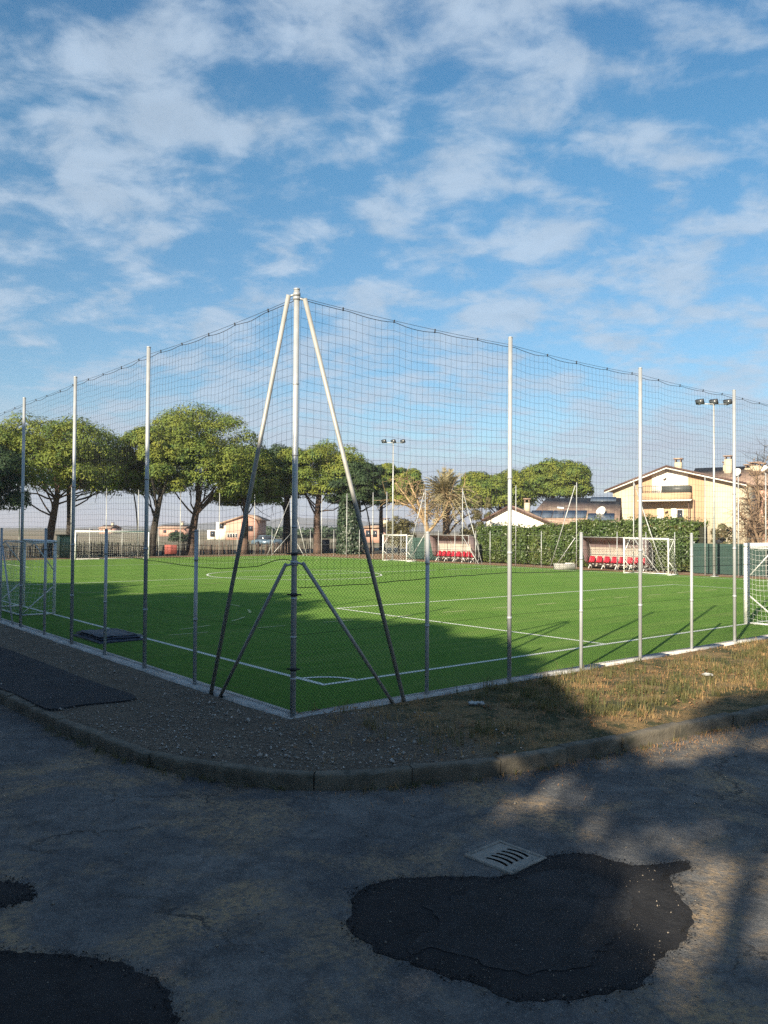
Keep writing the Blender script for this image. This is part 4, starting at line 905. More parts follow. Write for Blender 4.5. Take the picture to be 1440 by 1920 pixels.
def apartment():
    H = House('apartment_house', 1149, 90., 1396, 83., 'cream and peach apartment house with a gabled front and two balconies', 'house', 'houses around the pitch')
    R = H.root; D = 11.
    xl, ze = H.px(1149, 919); xp, zp = H.px(1252, 878); xr, zr = H.px(1392, 909)
    wd = H.wd; xa = H.px(1188, 950)[0]; xb = H.px(1322, 950)[0]
    roofz = lambda x: ze+(zp-ze)*x/xp if x < xp else zp+(zr-zp)*(x-xp)/(wd-xp)
    # walls: cream outer bays, peach middle set back 6 cm
    m = MB()
    m.extrude([H.p(x, 0, z) for x, z in ((0, -.1), (xa, -.1), (xa, roofz(xa)), (0, roofz(0)))], H.y*D)
    m.extrude([H.p(x, 0, z) for x, z in ((xb, -.1), (wd, -.1), (wd, roofz(wd)), (xb, roofz(xb)))], H.y*D)
    m.build('wall', cream, R)
    c0, c1 = H.px(1222, 900)[0], H.px(1290, 900)[0]; zb = H.px(1250, 924)[1]
    m = MB(); m.extrude([H.p(x, .10, z) for x, z in ((xa, -.1), (xb, -.1), (xb, roofz(xb)), (xp, zp), (xa, roofz(xa)))], H.y*(D-.2)); m.build('wall', peach, R)
    m = MB(); m.extrude([H.p(x, .06, z) for x, z in ((c0, zb), (c1, zb), (c1, roofz(c1)-.05), (xp, zp-.05), (c0, roofz(c0)-.05))], H.y*.03); m.build('attic_wall', whitew, R)
    # roof
    ov = .75; th = .16
    L = [H.p(-ov, -ov, roofz(0)-(zp-ze)/xp*ov+.12), H.p(xp, -ov, zp+.12), H.p(xp, D+ov, zp+.12), H.p(-ov, D+ov, roofz(0)-(zp-ze)/xp*ov+.12)]
    k = (zr-zp)/(wd-xp); Rr = [H.p(xp, -ov, zp+.12), H.p(wd+.3, -ov, zp+k*(wd+.3-xp)+.12), H.p(wd+.3, D+ov, zp+k*(wd+.3-xp)+.12), H.p(xp, D+ov, zp+.12)]
    m = MB(); m.extrude(L, (0, 0, th)); m.extrude(Rr, (0, 0, th)); rf = m.build('roof', tile, R)
    m = MB(); 
    for q in (L, Rr): m.extrude([q[0]-H.y*.03+[0, 0, .16], q[1]-H.y*.03+[0, 0, .16], q[1]-H.y*.03-[0, 0, .07], q[0]-H.y*.03-[0, 0, .07]], -H.y*.05)
    m.build('fascia', wood_b, rf)
    m = MB()
    for q in (L, Rr): m.extrude([q[0]-H.y*.0-[0, 0, .075], q[1]-[0, 0, .075], q[1]-[0, 0, .22], q[0]-[0, 0, .22]], -H.y*.03)
    m.build('soffit_trim', whitew, rf)
    for px, py in ((1263, 860),): x, z = H.px(px, py); H.chimney(rf, x+.2, 1.5, zp-.3, z+.15, .7)
    # balconies
    bx0, bx1 = H.px(1204, 950)[0], H.px(1298, 950)[0]
    for nm, yt, yb_, slab_t, slab_b in (('upper', 912, 925, 925, 937), ('lower', 976, 985, 985, 992)):
        z1, z0 = H.px(1250, yt)[1], H.px(1250, yb_)[1]; s1, s0 = H.px(1250, slab_t)[1], H.px(1250, slab_b)[1]
        b = H.part('balcony', peach, (bx0, bx1, -1.25, .08, s0, s1))
        xs = H.px(1245, 918)[0]
        m = MB(); H.box(m, xs, bx1-.03, -1.22, -1.18, z0+.03, z1-.04); m.build('balcony_panel', rail_m, b)
        m = MB()
        for x in np.linspace(bx0+.04, xs, 12): m.tube([H.p(x, -1.2, z0), H.p(x, -1.2, z1)], .016, 5)
        m.tube([H.p(bx0, -1.2, z1), H.p(bx1, -1.2, z1)], .03, 6)
        for yy in np.linspace(-1.2, 0, 8): m.tube([H.p(bx0+.03, yy, z0), H.p(bx0+.03, yy, z1)], .016, 5); m.tube([H.p(bx1-.03, yy, z0), H.p(bx1-.03, yy, z1)], .016, 5)
        m.build('railing', rail_m, b)
    z = H.px(1250, 938)[1]; aw = MB(); aw.extrude([H.p(bx0-.1, .05, z+.02), H.p(bx1+.1, .05, z+.02), H.p(bx1+.1, -1.7, z-.16), H.p(bx0-.1, -1.7, z-.16)], (0, 0, .12)); aw.build('canopy', whitew, R)
    for x in (bx0+.15, bx1-.15): m = MB(); m.tube([H.p(x, -1.15, 0), H.p(x, -1.15, z-.1)], .05, 8); m.build('canopy_post', wood_b, R)
    # doors, shutters, window
    for a0, a1, t, b in ((1231, 1244, 893, 924), (1264, 1280, 893, 924), (1232, 1244, 953, 985)):
        x0, z1 = H.px(a0, t); x1, z0 = H.px(a1, b); s = H.part('shutter', white_paint, (x0, x1, .0, .055, z0, z1))
        m = MB()
        for zz in np.arange(z0+.08, z1-.04, .11): H.box(m, x0+.06, x1-.06, -.02, -.002, zz, zz+.03)
        m.build('louvre', whitew, s)
    x0, z1 = H.px(1270, 956); x1, z0 = H.px(1280, 977); wn = H.part('window', whitew, (x0-.07, x1+.07, .0, .08, z0-.07, z1+.07)); H.part('pane', glass, (x0, x1, -.012, -.003, z0, z1), parent=wn)
    x0, z1 = H.px(1258, 953); x1, z0 = H.px(1268, 985); H.part('door', whitew, (x0, x1, .02, .085, z0, z1))
    for px, py in ((1247, 898), (1250, 960)): x, z = H.px(px, py); m = MB(); m.box(H.p(x, -.12, z), (.34, .2, .12), (nrm(H.x+[0, 0, .5]), H.y, np.array([0, 0, 1.]))); m.build('wall_lamp', wood_b, R)
    # downpipes
    for px, ya, yb2 in ((1302, 937, 1000), (1322, 897, 1010), (1189, 905, 1000)):
        x, za = H.px(px, ya); zb2 = H.px(px, yb2)[1]; MB().tube([H.p(x, -.09, za), H.p(x, -.09, 0)], .055, 8).build('downpipe', wood_b if px != 1322 else cream, R, smooth=True)
    # ground floor windows behind the hedge
    for px in (1212, 1350):
        x, _ = H.px(px, 1000); q = H.part('window', whitew, (x-.6, x+.6, -.03, .09, 1.0, 2.3)); H.part('pane', glass, (x-.5, x+.5, -.045, -.034, 1.1, 2.2), parent=q)
    return H
apartment()
def wing():
    H = House('row_house', 1290, 100., 1520, 92., 'peach house wing with a long tiled roof, chimneys and satellite dishes', 'house', 'houses around the pitch'); R = H.root; D = 9.
    zE = H.px(1400, 913)[1]; zR = H.px(1400, 879)[1]+.5; wd = H.wd
    H.part('wall', pinkw, (0, wd, 0, D, -.1, zE))
    m = MB(); m.extrude([H.p(-.3, -.8, zE), H.p(wd+.5, -.8, zE), H.p(wd+.5, D/2, zR), H.p(-.3, D/2, zR)], (0, 0, .15)); m.extrude([H.p(-.3, D+.8, zE), H.p(-.3, D/2, zR), H.p(wd+.5, D/2, zR), H.p(wd+.5, D+.8, zE)], (0, 0, .15)); rf = m.build('roof', tile, R)
    for px, py, w2 in ((1349, 867, .75), (1354, 856, .8), (1392, 872, 1.0), (1405, 868, 1.1), (1418, 870, .7)): x, z = H.px(px, py); H.chimney(rf, x, 2.2+(px % 7)*.3, zE+.6, z+.35, w2)
    for px, py, r in ((1377, 884, .52), (1429, 877, .42)): x, z = H.px(px, py); H.dish(x, 1.2, z, r, rf)
    m = MB(); x, z = H.px(1436, 830); m.tube([H.p(x, 3, zR-1), H.p(x, 3, z)], .03, 6); m.tube([H.p(x-.8, 3, z-.02), H.p(x+.8, 3, z-.02)], .02, 6); m.build('aerial', galv_far, rf)
    for px, t, b in ((1400, 940, 968), (1440, 940, 968)): x, z1 = H.px(px, t); z0 = H.px(px, b)[1]; q = H.part('window', wood_b, (x-.55, x+.55, -.05, .02, z0, z1)); H.part('sill', whitew, (x-.75, x+.75, -.16, .02, z0-.12, z0), parent=q); H.part('pane', glass, (x-.45, x+.45, -.062, -.052, z0+.1, z1-.1), parent=q)
    m = MB(); H.box(m, wd*.45, wd+.4, -.95, -.82, zE-.02, zE+.12); m.build('gutter', wood_b, R)
wing()
def low_house():
    H = House('low_house', 912, 80., 1036, 78., 'low bungalow with a white gable, brown tiled roof and solar panels', 'house', 'houses around the pitch'); R = H.root; wd = H.wd; D = 13.
    ze = H.px(915, 974)[1]; xp, zp = H.px(956, 951); x2, z2 = H.px(1040, 986); kk = (zp-ze)/xp
    zr = zp-(zp-z2)*(wd-xp)/(x2-xp)
    m = MB(); m.extrude([H.p(x, 0, z) for x, z in ((0, -.1), (wd, -.1), (wd, zr), (xp, zp), (0, ze))], H.y*4.); m.build('wall', whitew, R)
    ov = .45
    A = [H.p(-ov, -ov, ze-kk*ov+.06), H.p(xp, -ov, zp+.06), H.p(xp, 5, zp+.06), H.p(-ov, 5, ze-kk*ov+.06)]; kr = (zr-zp)/(wd-xp); B = [H.p(xp, -ov, zp+.06), H.p(wd+.4, -ov, zp+kr*(wd+.4-xp)+.06), H.p(wd+.4, 5, zp+kr*(wd+.4-xp)+.06), H.p(xp, 5, zp+.06)]
    m = MB(); m.extrude(A, (0, 0, .14)); m.extrude(B, (0, 0, .14))
    # main body: long roof slope towards the pitch
    xe = H.px(1160, 985)[0]; zE = H.px(1080, 984)[1]; zT = H.px(1060, 944)[1]+.7
    m.extrude([H.p(xp+1.2, 1.6, zE+.02), H.p(xe, 1.6, zE+.02), H.p(xe, 8., zT), H.p(xp+2.6, 8., zT)], (0, 0, .14)); m.extrude([H.p(xp+2.6, 8.02, zT), H.p(xe, 8.02, zT), H.p(xe, 14, zE+.02), H.p(xp+1.2, 14, zE+.02)], (0, 0, .14))
    rf = m.build('roof', tile, R)
    H.part('wall', peach, (wd+.0, xe-.3, 2.3, 13., -.1, zE-.05)); 
    m = MB()
    for q in (A, B): m.extrude([q[0]+[0, 0, .14], q[1]+[0, 0, .14], q[1]-[0, 0, .05], q[0]-[0, 0, .05]], -H.y*.05)
    m.build('fascia', wood_b, rf)
    sl = lambda x, f: H.p(x, 1.6+6.4*f, zE+.02+(zT-zE)*f+.19)
    for a, b, f0, f1 in ((H.px(985, 970)[0], H.px(1095, 970)[0], .18, .45), (H.px(1085, 970)[0]+.6, H.px(1150, 970)[0], .08, .34)):
        n = max(2, int((b-a)/1.1)); m = MB()
        for i in range(n): x0 = a+(b-a)*i/n+.03; x1 = a+(b-a)*(i+1)/n-.03; m.extrude([sl(x0, f0), sl(x1, f0), sl(x1, f1), sl(x0, f1)], (0, 0, .05))
        m.build('solar_panel', solar, rf)
    a, b = H.px(1098, 940)[0], H.px(1150, 940)[0]; m = MB(); m.extrude([sl(a, .82), sl(b, .82), sl(b, .99), sl(a, .99)], (0, 0, .05)); m.build('solar_panel', solar, rf)
    for px, py, y, w2 in ((980, 934, 3.2, .55), (1034, 948, 6.4, .55), (1108, 948, 6.8, .45)): x, z = H.px(px, py); H.chimney(rf, x, y, z-1.4, z+.1, w2)
    x, z = H.px(1122, 957); H.dish(x, 3.8, z, .55, rf)
    m = MB(); x0, z1 = H.px(1030, 949); sk = MB().extrude([sl(H.px(1034, 965)[0], .55), sl(H.px(1048, 965)[0], .52), sl(H.px(1048, 965)[0], .57), sl(H.px(1034, 965)[0], .6)], (0, 0, .1)); sk.build('roof_vent', whitew, rf)
    for px in (978, 1000): x, _ = H.px(px, 1000); q = H.part('window', wood_b, (x-.4, x+.4, -.05, .02, 1.0, 2.35)); H.part('pane', glass, (x-.33, x+.33, -.062, -.052, 1.08, 2.27), parent=q)
low_house()
def pink_house():
    H = House('pink_house', 387, 173., 480, 172., 'distant pink house with a white annex seen between pine trunks', 'house', 'houses around the pitch'); R = H.root; wd = H.wd
    x1 = H.px(424, 1000)[0]; xp, zp = H.px(462, 967); ze = H.px(480, 974)[1]; zl = H.px(424, 979)[1]
    m = MB(); m.extrude([H.p(x, 0, z) for x, z in ((x1, -.1), (wd, -.1), (wd, ze), (xp, zp), (x1, zl))], H.y*9); m.build('wall', pinkw, R)
    z2 = H.px(404, 979)[1]; z3 = H.px(390, 994)[1]; xa = H.px(404, 990)[0]
    m = MB(); H.box(m, xa, x1-.02, .5, 8, -.1, z2); H.box(m, 0, xa-.02, .6, 7, -.1, z3); m.build('annex', whitew, R)
    m = MB(); k = (zp-zl)/(xp-x1); m.extrude([H.p(x1-1.4, -.6, zl-k*1.4+.05), H.p(xp, -.6, zp+.05), H.p(xp, 9.6, zp+.05), H.p(x1-1.4, 9.6, zl-k*1.4+.05)], (0, 0, .25)); k2 = (ze-zp)/(wd-xp); m.extrude([H.p(xp, -.6, zp+.05), H.p(wd+.8, -.6, ze+k2*.8+.05), H.p(wd+.8, 9.6, ze+k2*.8+.05), H.p(xp, 9.6, zp+.05)], (0, 0, .25)); m.build('roof', tile, R)
    x0, z1 = H.px(426, 1000); xx, z0 = H.px(446, 1008)
    for i in range(4): a = x0+(xx-x0)*i/4; q = H.part('window', whitew, (a, a+.52, -.08, .02, z0, z1)); H.part('pane', glass, (a+.06, a+.46, -.1, -.082, z0+.06, z1-.06), parent=q)
    for px, py in ((470, 990), (414, 985), (397, 1000)): x, z = H.px(px, py); q = H.part('window', wood_b, (x-.5, x+.5, (-.06 if px > 424 else .40), .02 if px > 424 else .52, z-.7, z+.5)); H.part('pane', glass, (x-.4, x+.4, (-.08 if px > 424 else .38), (-.062 if px > 424 else .398), z-.6, z+.4), parent=q)
pink_house()
def cottage(px0, px1, top, eave, Y, label, wall, group='houses around the pitch', chim=True):
    H = House('cottage', px0, Y, px1, Y-2, label, 'house', group); R = H.root; wd = H.wd; zE = H.px(px0, eave)[1]; zR = H.px(px0, top)[1]; D = 7.
    H.part('wall', wall, (0, wd, 0, D, -.1, zE)); m = MB(); m.extrude([H.p(-.4, -.5, zE), H.p(wd+.4, -.5, zE), H.p(wd+.4, D/2, zR), H.p(-.4, D/2, zR)], (0, 0, .2)); m.extrude([H.p(-.4, D/2, zR), H.p(wd+.4, D/2, zR), H.p(wd+.4, D+.5, zE), H.p(-.4, D+.5, zE)], (0, 0, .2)); rf = m.build('roof', tile, R)
    if chim: H.chimney(rf, wd*.7, D/2, zR-.3, zR+1.3, .9)
    for f in (.25, .7): x = wd*f; q = H.part('window', wood_b, (x-.5, x+.5, -.06, .02, 1.0, min(zE-.4, 2.4))); H.part('pane', glass, (x-.42, x+.42, -.075, -.062, 1.08, min(zE-.5, 2.3)), parent=q)
cottage(297, 345, 985, 991, 240., 'low distant pink cottage behind the dark green bush', pinkw)
cottage(186, 206, 985, 991, 330., 'tiny distant pinkish house above the large far goal', pinkw)
cottage(683, 712, 984, 990, 150., 'distant tiled cottage glimpsed beside the ivy-clad pine', pinkw)
cottage(150, 164, 993, 996, 420., 'tiny distant white house just left of the far goal', whitew, chim=False)

# ------------------------------------------------------------------ small things
# green cabinet shed by the far fence
def cabinet():
    a = at(106, 1048, 63.5); a[2] = 0; root = thing('green_shed', a, 'green slatted metal shed beside the far left goal', 'shed'); w_, h_ = 1.28, 1.75
    gm = M('green_sheet_metal', (.10, .19, .13), (.08, .15, .10), scale=3, rough=.6); x0 = a[0]; m = MB(); m.box((x0+w_/2, 63.9, h_/2), (w_, .8, h_)); m.build('body', gm, root)
    m = MB()
    for k in range(8): m.box((x0+.42+k*.11, 63.49, h_*.48), (.035, .02, h_*.82))
    m.build('slats', M('pale_green_metal', (.28, .38, .30), rough=.5), root)
    MB().box((x0+w_/2, 63.88, h_+.03), (w_+.14, 1.0, .07)).build('roof', dark_metal, root)
    MB().box((x0+.14, 63.47, h_*.5), (.22, .05, h_)).build('door_post', M('pale_green_paint', (.42, .50, .40), rough=.6), root)
cabinet()
# folded tarpaulin mat on the turf
def mat_pile():
    c = W(1.0, 8.75); root = thing('folded_mat', c, 'dark blue folded mat lying on the turf by the left fence', 'mat'); mm = M('blue_tarpaulin', (.016, .036, .075), (.010, .024, .05), scale=2, rough=.55, bump=.4, bscale=7)
    for k, (du, dv, z0, z1, s) in enumerate(((1.0, 1.75, .006, .06, 0), (.95, 1.6, .062, .11, .05), (.8, 1.3, .112, .155, -.03))):
        n = 14; G = np.zeros((n, n, 3)); uu = np.linspace(-.5, .5, n); r = np.random.default_rng(k)
        for i in range(n):
            for j in range(n): G[i, j] = W(1.0+s+uu[i]*du, 8.75+s+uu[j]*dv, z1-.03*max(0, (abs(uu[i])*2)**6)-.03*max(0, (abs(uu[j])*2)**6)+r.normal(0, .006)-.05*(uu[i]+.5)*(k == 2))
        m = MB().grid(G); edge = [G[i, 0] for i in range(n)]+[G[n-1, j] for j in range(1, n)]+[G[i, n-1] for i in range(n-2, -1, -1)]+[G[0, j] for j in range(n-2, 0, -1)]; e = np.array(edge); lo = e.copy(); lo[:, 2] = z0; q = len(e); m.add(np.vstack([lo, e]), [(i, (i+1) % q, q+(i+1) % q, q+i) for i in range(q)]); m.build('fold', mm, root, smooth=False)
mat_pile()
# drain grate
def drain():
    L, T, Rr, B = [gp(x, y, ROADZ+.003) for x, y in ((868, 1605), (938, 1577), (1022, 1610), (962, 1640))]
    c = (L+T+Rr+B)/4; root = thing('drain_grate', c, 'square pale drain grate with curved slots set in the road', 'drain'); ax = nrm(B-L+Rr-T); ay = nrm(np.cross([0, 0, 1], ax)); w_ = (np.linalg.norm(B-L)+np.linalg.norm(Rr-T))/2; d_ = (np.linalg.norm(T-L)+np.linalg.norm(Rr-B))/2
    gm = M('cast_concrete_grate', (.26, .24, .205), (.17, .16, .14), scale=14, rough=.85, bump=.5, bscale=90, bdist=.006); q = lambda x, y, z: c+ax*x+ay*y+np.array([0, 0, z])
    m = MB(); f = .028
    for x0, x1, y0, y1 in ((-w_/2, w_/2, -d_/2, -d_/2+f), (-w_/2, w_/2, d_/2-f, d_/2), (-w_/2, -w_/2+f, -d_/2+f, d_/2-f), (w_/2-f, w_/2, -d_/2+f, d_/2-f)): m.hexa([q(x0, y0, -.03), q(x1, y0, -.03), q(x1, y1, -.03), q(x0, y1, -.03)], [q(x0, y0, .012), q(x1, y0, .012), q(x1, y1, .012), q(x0, y1, .012)])
    m.build('frame', gm, root)
    # lid: bars between curved slots
    dk = MB(); m = MB(); a, b = w_/2-f-.006, d_/2-f-.006; ns = 5; sy = np.linspace(-b*.70, b*.70, ns); hw = .0145; sx0, sx1 = -a*.42, a*.62; cur = lambda x: .020*(1-((x-(sx0+sx1)/2)/((sx1-sx0)/2))**2)
    xs = np.linspace(sx0, sx1, 13); edges = [-b]+[v for s in sy for v in (s-hw, s+hw)]+[b]
    for k in range(0, len(edges), 2):
        y0 = (lambda x, e=edges[k], kk=k: e+(cur(x) if kk > 0 else 0)); y1 = (lambda x, e=edges[k+1], kk=k: e+(cur(x) if kk+2 < len(edges) else 0))
        G = np.array([[q(x, y0(x), .006), q(x, y1(x), .006)] for x in xs]); m.grid(G)
        for e in (y0, y1): dk.grid(np.array([[q(x, e(x), .0055), q(x, e(x), -.035)] for x in xs]))
    m.quad(q(-a, -b, .006), q(sx0, -b, .006), q(sx0, b, .006), q(-a, b, .006)); m.quad(q(sx1, -b, .006), q(a, -b, .006), q(a, b, .006), q(sx1, b, .006))
    m.build('lid', gm, root); dk.build('slots', M('slot_dirt', (.012, .011, .010), rough=1, spec=0), root); MB().quad(q(-a, -b, -.001), q(a, -b, -.001), q(a, b, -.001), q(-a, b, -.001)).build('sump', M('black_hole', (.004, .004, .004), rough=1, spec=0), root)  # black sheet close under the lid paints the darkness of the pit
drain()
# bits of litter, a concrete block, boards
litter_w = M('crumpled_paper', (.42, .42, .40), (.32, .32, .30), scale=20, rough=.8)
def scrap(px, py, s, label, seed, name='litter_scrap', cat='litter', mat=None, flat=.35, z=.02):
    r = np.random.default_rng(seed); c = gp(px, py, z); n = 9; G = np.zeros((n, n, 3))
    for i in range(n):
        for j in range(n): x, y = (i/(n-1)-.5), (j/(n-1)-.5); G[i, j] = c+np.array([x*s*1.6, y*s, s*flat*(.55*math.cos(x*3)*math.cos(y*3))+r.normal(0, s*.05)])
    G[..., 2] += .02; lo = G.copy(); lo[..., 2] -= .015
    o = MB().grid(G).grid(lo[::-1]).build(name, mat or litter_w, org=c); return tag(o, label, cat, 'scraps of litter on the verge')
scrap(1326, 1266, .10, 'crumpled white plastic scrap on the sunny verge at the right', 1)
scrap(893, 1320, .13, 'flattened white strip of litter in the grass below the right fence', 2, flat=.04, z=.04)
cb = at(1058, 1065, 49.5); cb[2] = 0
t = thing('concrete_block', cb, 'pale concrete block lying in front of the braced post', 'block'); m = MB(); m.box(cb+[0, 0, .2], (1.25, .45, .36)); m.build('block', concrete, t); MB().box(cb+[.3, -.05, .4], (.5, .35, .05)).build('slab', whitew, t)
bd = at(604, 1035, 82.); bd[2] = 0
t = thing('board', bd, 'dark blue board leaning near the far corner post', 'board'); MB().box(bd+[0, 0, .75], (1.5, .06, 1.2)).build('panel', M('navy_board', (.03, .04, .06), rough=.6), t); m = MB(); [m.tube([bd+[x, .06, 0], bd+[x, .06, 1.4]], .03, 6) for x in (-.6, .6)]; m.build('legs', galv_far, t)
rb = at(320, 1032, 69.5); rb[2] = 0
t = thing('red_panel', rb, 'faded red panel in front of the stake fence', 'panel'); MB().box(rb+[0, 0, .55], (1.05, .04, .8)).build('panel', M('faded_red', (.30, .075, .06), (.22, .06, .05), scale=3, rough=.8), t); m = MB(); [m.tube([rb+[x, .04, 0], rb+[x, .04, .95]], .03, 6) for x in (-.5, .5)]; m.build('legs', stake_m, t)
# parked car behind the stakes
def car():
    c = at(502, 1018, 110.); c[2] = -.03; root = thing('parked_car', c, 'blue-grey parked car behind the stake fence near the pink house', 'car'); cm = M('blue_grey_paint', (.10, .15, .20), rough=.3, metal=.3)
    q = lambda x, y, z: c+np.array([x, y, z]); prof = [(-2.1, .35), (-2.1, .75), (-1.9, .9), (-1.1, .98), (1.6, .95), (2.05, .8), (2.1, .35)]; MB().extrude([q(x, -.85, z) for x, z in prof], (0, 1.7, 0)).build('body', cm, root)
    cab = [(-1.6, .96), (-1.15, 1.45), (.45, 1.48), (1.1, .96)]; MB().extrude([q(x, -.75, z) for x, z in cab], (0, 1.5, 0)).build('cabin', glass, root); MB().extrude([q(x, -.76, z) for x, z in ((-1.2, 1.42), (-1.1, 1.5), (.4, 1.52), (.5, 1.44))], (0, 1.52, 0)).build('roof', cm, root)
    for x in (-1.3, 1.3):
        for y in (-.8, .8): MB().tube([q(x, y-.1, .33), q(x, y+.1, .33)], .33, 16).build('wheel', dark_metal, root)
car()

# ------------------------------------------------------------------ hills on the horizon
def hills(name, Y, px0, px1, prof, seed, mat, label):
    r = np.random.default_rng(seed); n = 160; xs = np.linspace(px0, px1, n); top = np.interp(xs, [p[0] for p in prof], [p[1] for p in prof])+2.4*vnoise(xs*.03, xs*0, 1, seed)*2+1.2*vnoise(xs*.11, xs*0, 1, seed+1)*2
    G = np.zeros((6, n, 3))
    for i, x in enumerate(xs):
        p = at(x, top[i], Y); h = max(1., p[2])
        for k in range(6): f = k/5; G[k, i] = (p[0]*(1-.12*(1-f)), Y-(1-f)*Y*.12, -1+(h+1)*(f**1.3)+r.normal(0, h*.015)*f)
    return struct(MB().grid(G).build(name, mat, smooth=True), label)
hill_m = M('wooded_hill', (.05, .06, .03), (.10, .085, .05), scale=.012, rough=1, c3=(.03, .045, .025), s3=.03)
hills('hill', 2600, -500, 1900, [(-500, 994), (0, 990), (130, 991), (260, 985), (330, 981), (450, 976), (560, 970), (640, 974), (700, 980), (900, 985), (1900, 990)], 3, hill_m, 'low hazy hills along the horizon')
hills('hill', 900, -400, 1700, [(-400, 1003), (60, 1000), (200, 1001), (330, 998), (480, 1000), (560, 996), (680, 994), (760, 997), (1700, 1004)], 8, hill_m, 'nearer wooded rise in front of the hills')
hedgerow = thing('hedgerow', at(620, 1003, 210.)*[1, 1, 0], 'dim green hedgerow across the fields behind the far corner', 'hedgerow'); r = np.random.default_rng(5); Vq = []
for k in range(60):
    c = at(r.uniform(490, 705), 1010, 210+r.normal(0, 2)); c[2] = r.uniform(.6, 2.2); n = 60; d = r.normal(0, 1, (n, 3)); d /= np.linalg.norm(d, axis=1)[:, None]; p = c+d*[1.6, 1.2, 1.2]; s = .35; t = np.cross(d, r.normal(0, 1, (n, 3))); t /= np.linalg.norm(t, axis=1)[:, None]; b = np.cross(d, t); Vq.append(np.stack([p-t*s, p-b*s, p+t*s, p+b*s], 1))
MB().quads(np.vstack(Vq)).build('foliage', hedge_d, hedgerow)

# ------------------------------------------------------------------ verge scatter: gravel, grass, needles
def uv_verge(n, seed, fu):
    r = np.random.default_rng(seed); a = np.stack([r.uniform(-2.5, 12, n), r.uniform(-3.8, 13, n)], 1); i = np.argmin(((a[:, None]-KC[None, ::12])**2).sum(-1), 1)*12
    dist = ((a-KC[i])*KN[i]).sum(1); ok = (dist > .12) & ((a[:, 0] < -.12) | (a[:, 1] < -.12)); a = a[ok]; dist = dist[ok]; return a[r.random(len(a)) < fu(a[:, 0], a[:, 1], dist)]
def stones(A, size, seed, mat, name, label, z0=None):
    r = np.random.default_rng(seed); n = len(A); s = size*r.lognormal(0, .45, n); base = np.array([[1, 0, 0], [-.5, .87, 0], [-.5, -.87, 0], [0.2, .1, .8], [.1, -.2, -.6]]); F = np.array([[0, 1, 3], [1, 2, 3], [2, 0, 3], [1, 0, 4], [2, 1, 4], [0, 2, 4]])
    V = base[None]*s[:, None, None]*r.uniform(.6, 1.3, (n, 5, 3)); th = r.uniform(0, 6.28, n); c, q = np.cos(th)[:, None], np.sin(th)[:, None]; x = V[..., 0]*c-V[..., 1]*q; y = V[..., 0]*q+V[..., 1]*c
    V = np.stack([x, y, V[..., 2]], -1)+A[:, None]+np.array([0, 0, .15])*s[:, None, None]
    m = MB(); m.add(V.reshape(-1, 3), (np.arange(n)[:, None, None]*5+F[None]).reshape(-1, 3)); o = m.build(name, mat); return struct(o, label, 'stuff')
gravel_m = M('gravel', (.36, .33, .29), (.12, .11, .10), scale=30, rough=.9, c3=(.72, .70, .65), s3=55, lo3=.58, hi3=.62)
a = uv_verge(60000, 71, lambda u, v, d: np.clip((1.7-u)/2.4, 0, 1)*np.where(v > 2.5, .35, 1)*(.35+.65*(vnoise(u, v, 1.2, 9) > -.12)))
stones(UV(a, verge_z(a)+.006), .0105, 72, gravel_m, 'gravel', 'loose pale gravel on the corner of the verge')
def road_pts(n, seed, xlo, xhi, ylo, yhi):
    r = np.random.default_rng(seed); p = np.stack([r.uniform(xlo, xhi, n), r.uniform(ylo, yhi, n)], 1); uvq = np.stack([(p-P0)@RD, (p-P0)@LD], 1); i = np.argmin(((uvq[:, None]-KC[None, ::12])**2).sum(-1), 1)*12; dist = -((uvq-KC[i])*KN[i]).sum(1); ok = dist > .02; p = p[ok]; dist = dist[ok]
    k = r.random(len(p)) < np.clip(.12+.9*np.exp(-dist/.45)+.35*(vnoise(p[:, 0], p[:, 1], .9, 4) > .12)*(p[:, 0] > -.8), 0, 1); return np.c_[p[k], np.full(k.sum(), ROADZ+.004)]
stones(road_pts(30000, 81, -5, 6.5, 3.2, 11), .0046, 82, M('road_grit', (.26, .22, .17), (.12, .11, .10), scale=30, rough=.9), 'grit', 'loose grit and pebbles scattered on the road')
def blades(A, h, wd, lean, seed, mat, name, label, flatten=False, dens=1):
    r = np.random.default_rng(seed); n = len(A); th = r.uniform(0, 6.28, n); L = h*r.lognormal(0, .35, n); d = np.stack([np.cos(th), np.sin(th), np.zeros(n)], 1); s = np.stack([-np.sin(th), np.cos(th), np.zeros(n)], 1)
    ln = r.uniform(*lean, n)[:, None]; up = np.array([0, 0, 1.]); w_ = wd*r.uniform(.6, 1.3, n)[:, None]
    m1 = A+L[:, None]*(.5*d*ln*.6+.55*up*np.sqrt(np.clip(1-ln**2*.7, .02, 1))); e = A+L[:, None]*(d*ln+up*np.sqrt(np.clip(1-ln**2, .01, 1)))
    Q = np.stack([A-s*w_, A+s*w_, m1+s*w_*.8, m1-s*w_*.8], 1); T = np.stack([m1-s*w_*.8, m1+s*w_*.8, e], 1)
    o = MB().quads(Q).tris(T).build(name, mat); return struct(o, label, 'stuff')
grass_m = M('verge_grass', (.055, .075, .020), (.15, .125, .045), scale=2.2, rough=.7, transl=.25)
dry_m = M('dry_grass', (.40, .265, .11), (.27, .175, .075), scale=3, rough=.8, transl=.2)
needle_m = M('dry_needles', (.32, .17, .07), (.18, .10, .045), scale=4, rough=.85)
def tuft_field(n, seed, fu, per, spread):
    c = uv_verge(n, seed, fu); r = np.random.default_rng(seed+1); k = np.repeat(c, per, 0)+r.normal(0, spread, (len(c)*per, 2)); ok = ((k[:, 0] < -.1) | (k[:, 1] < -.1)); k = k[ok]; return UV(k, verge_z(k)-.004)
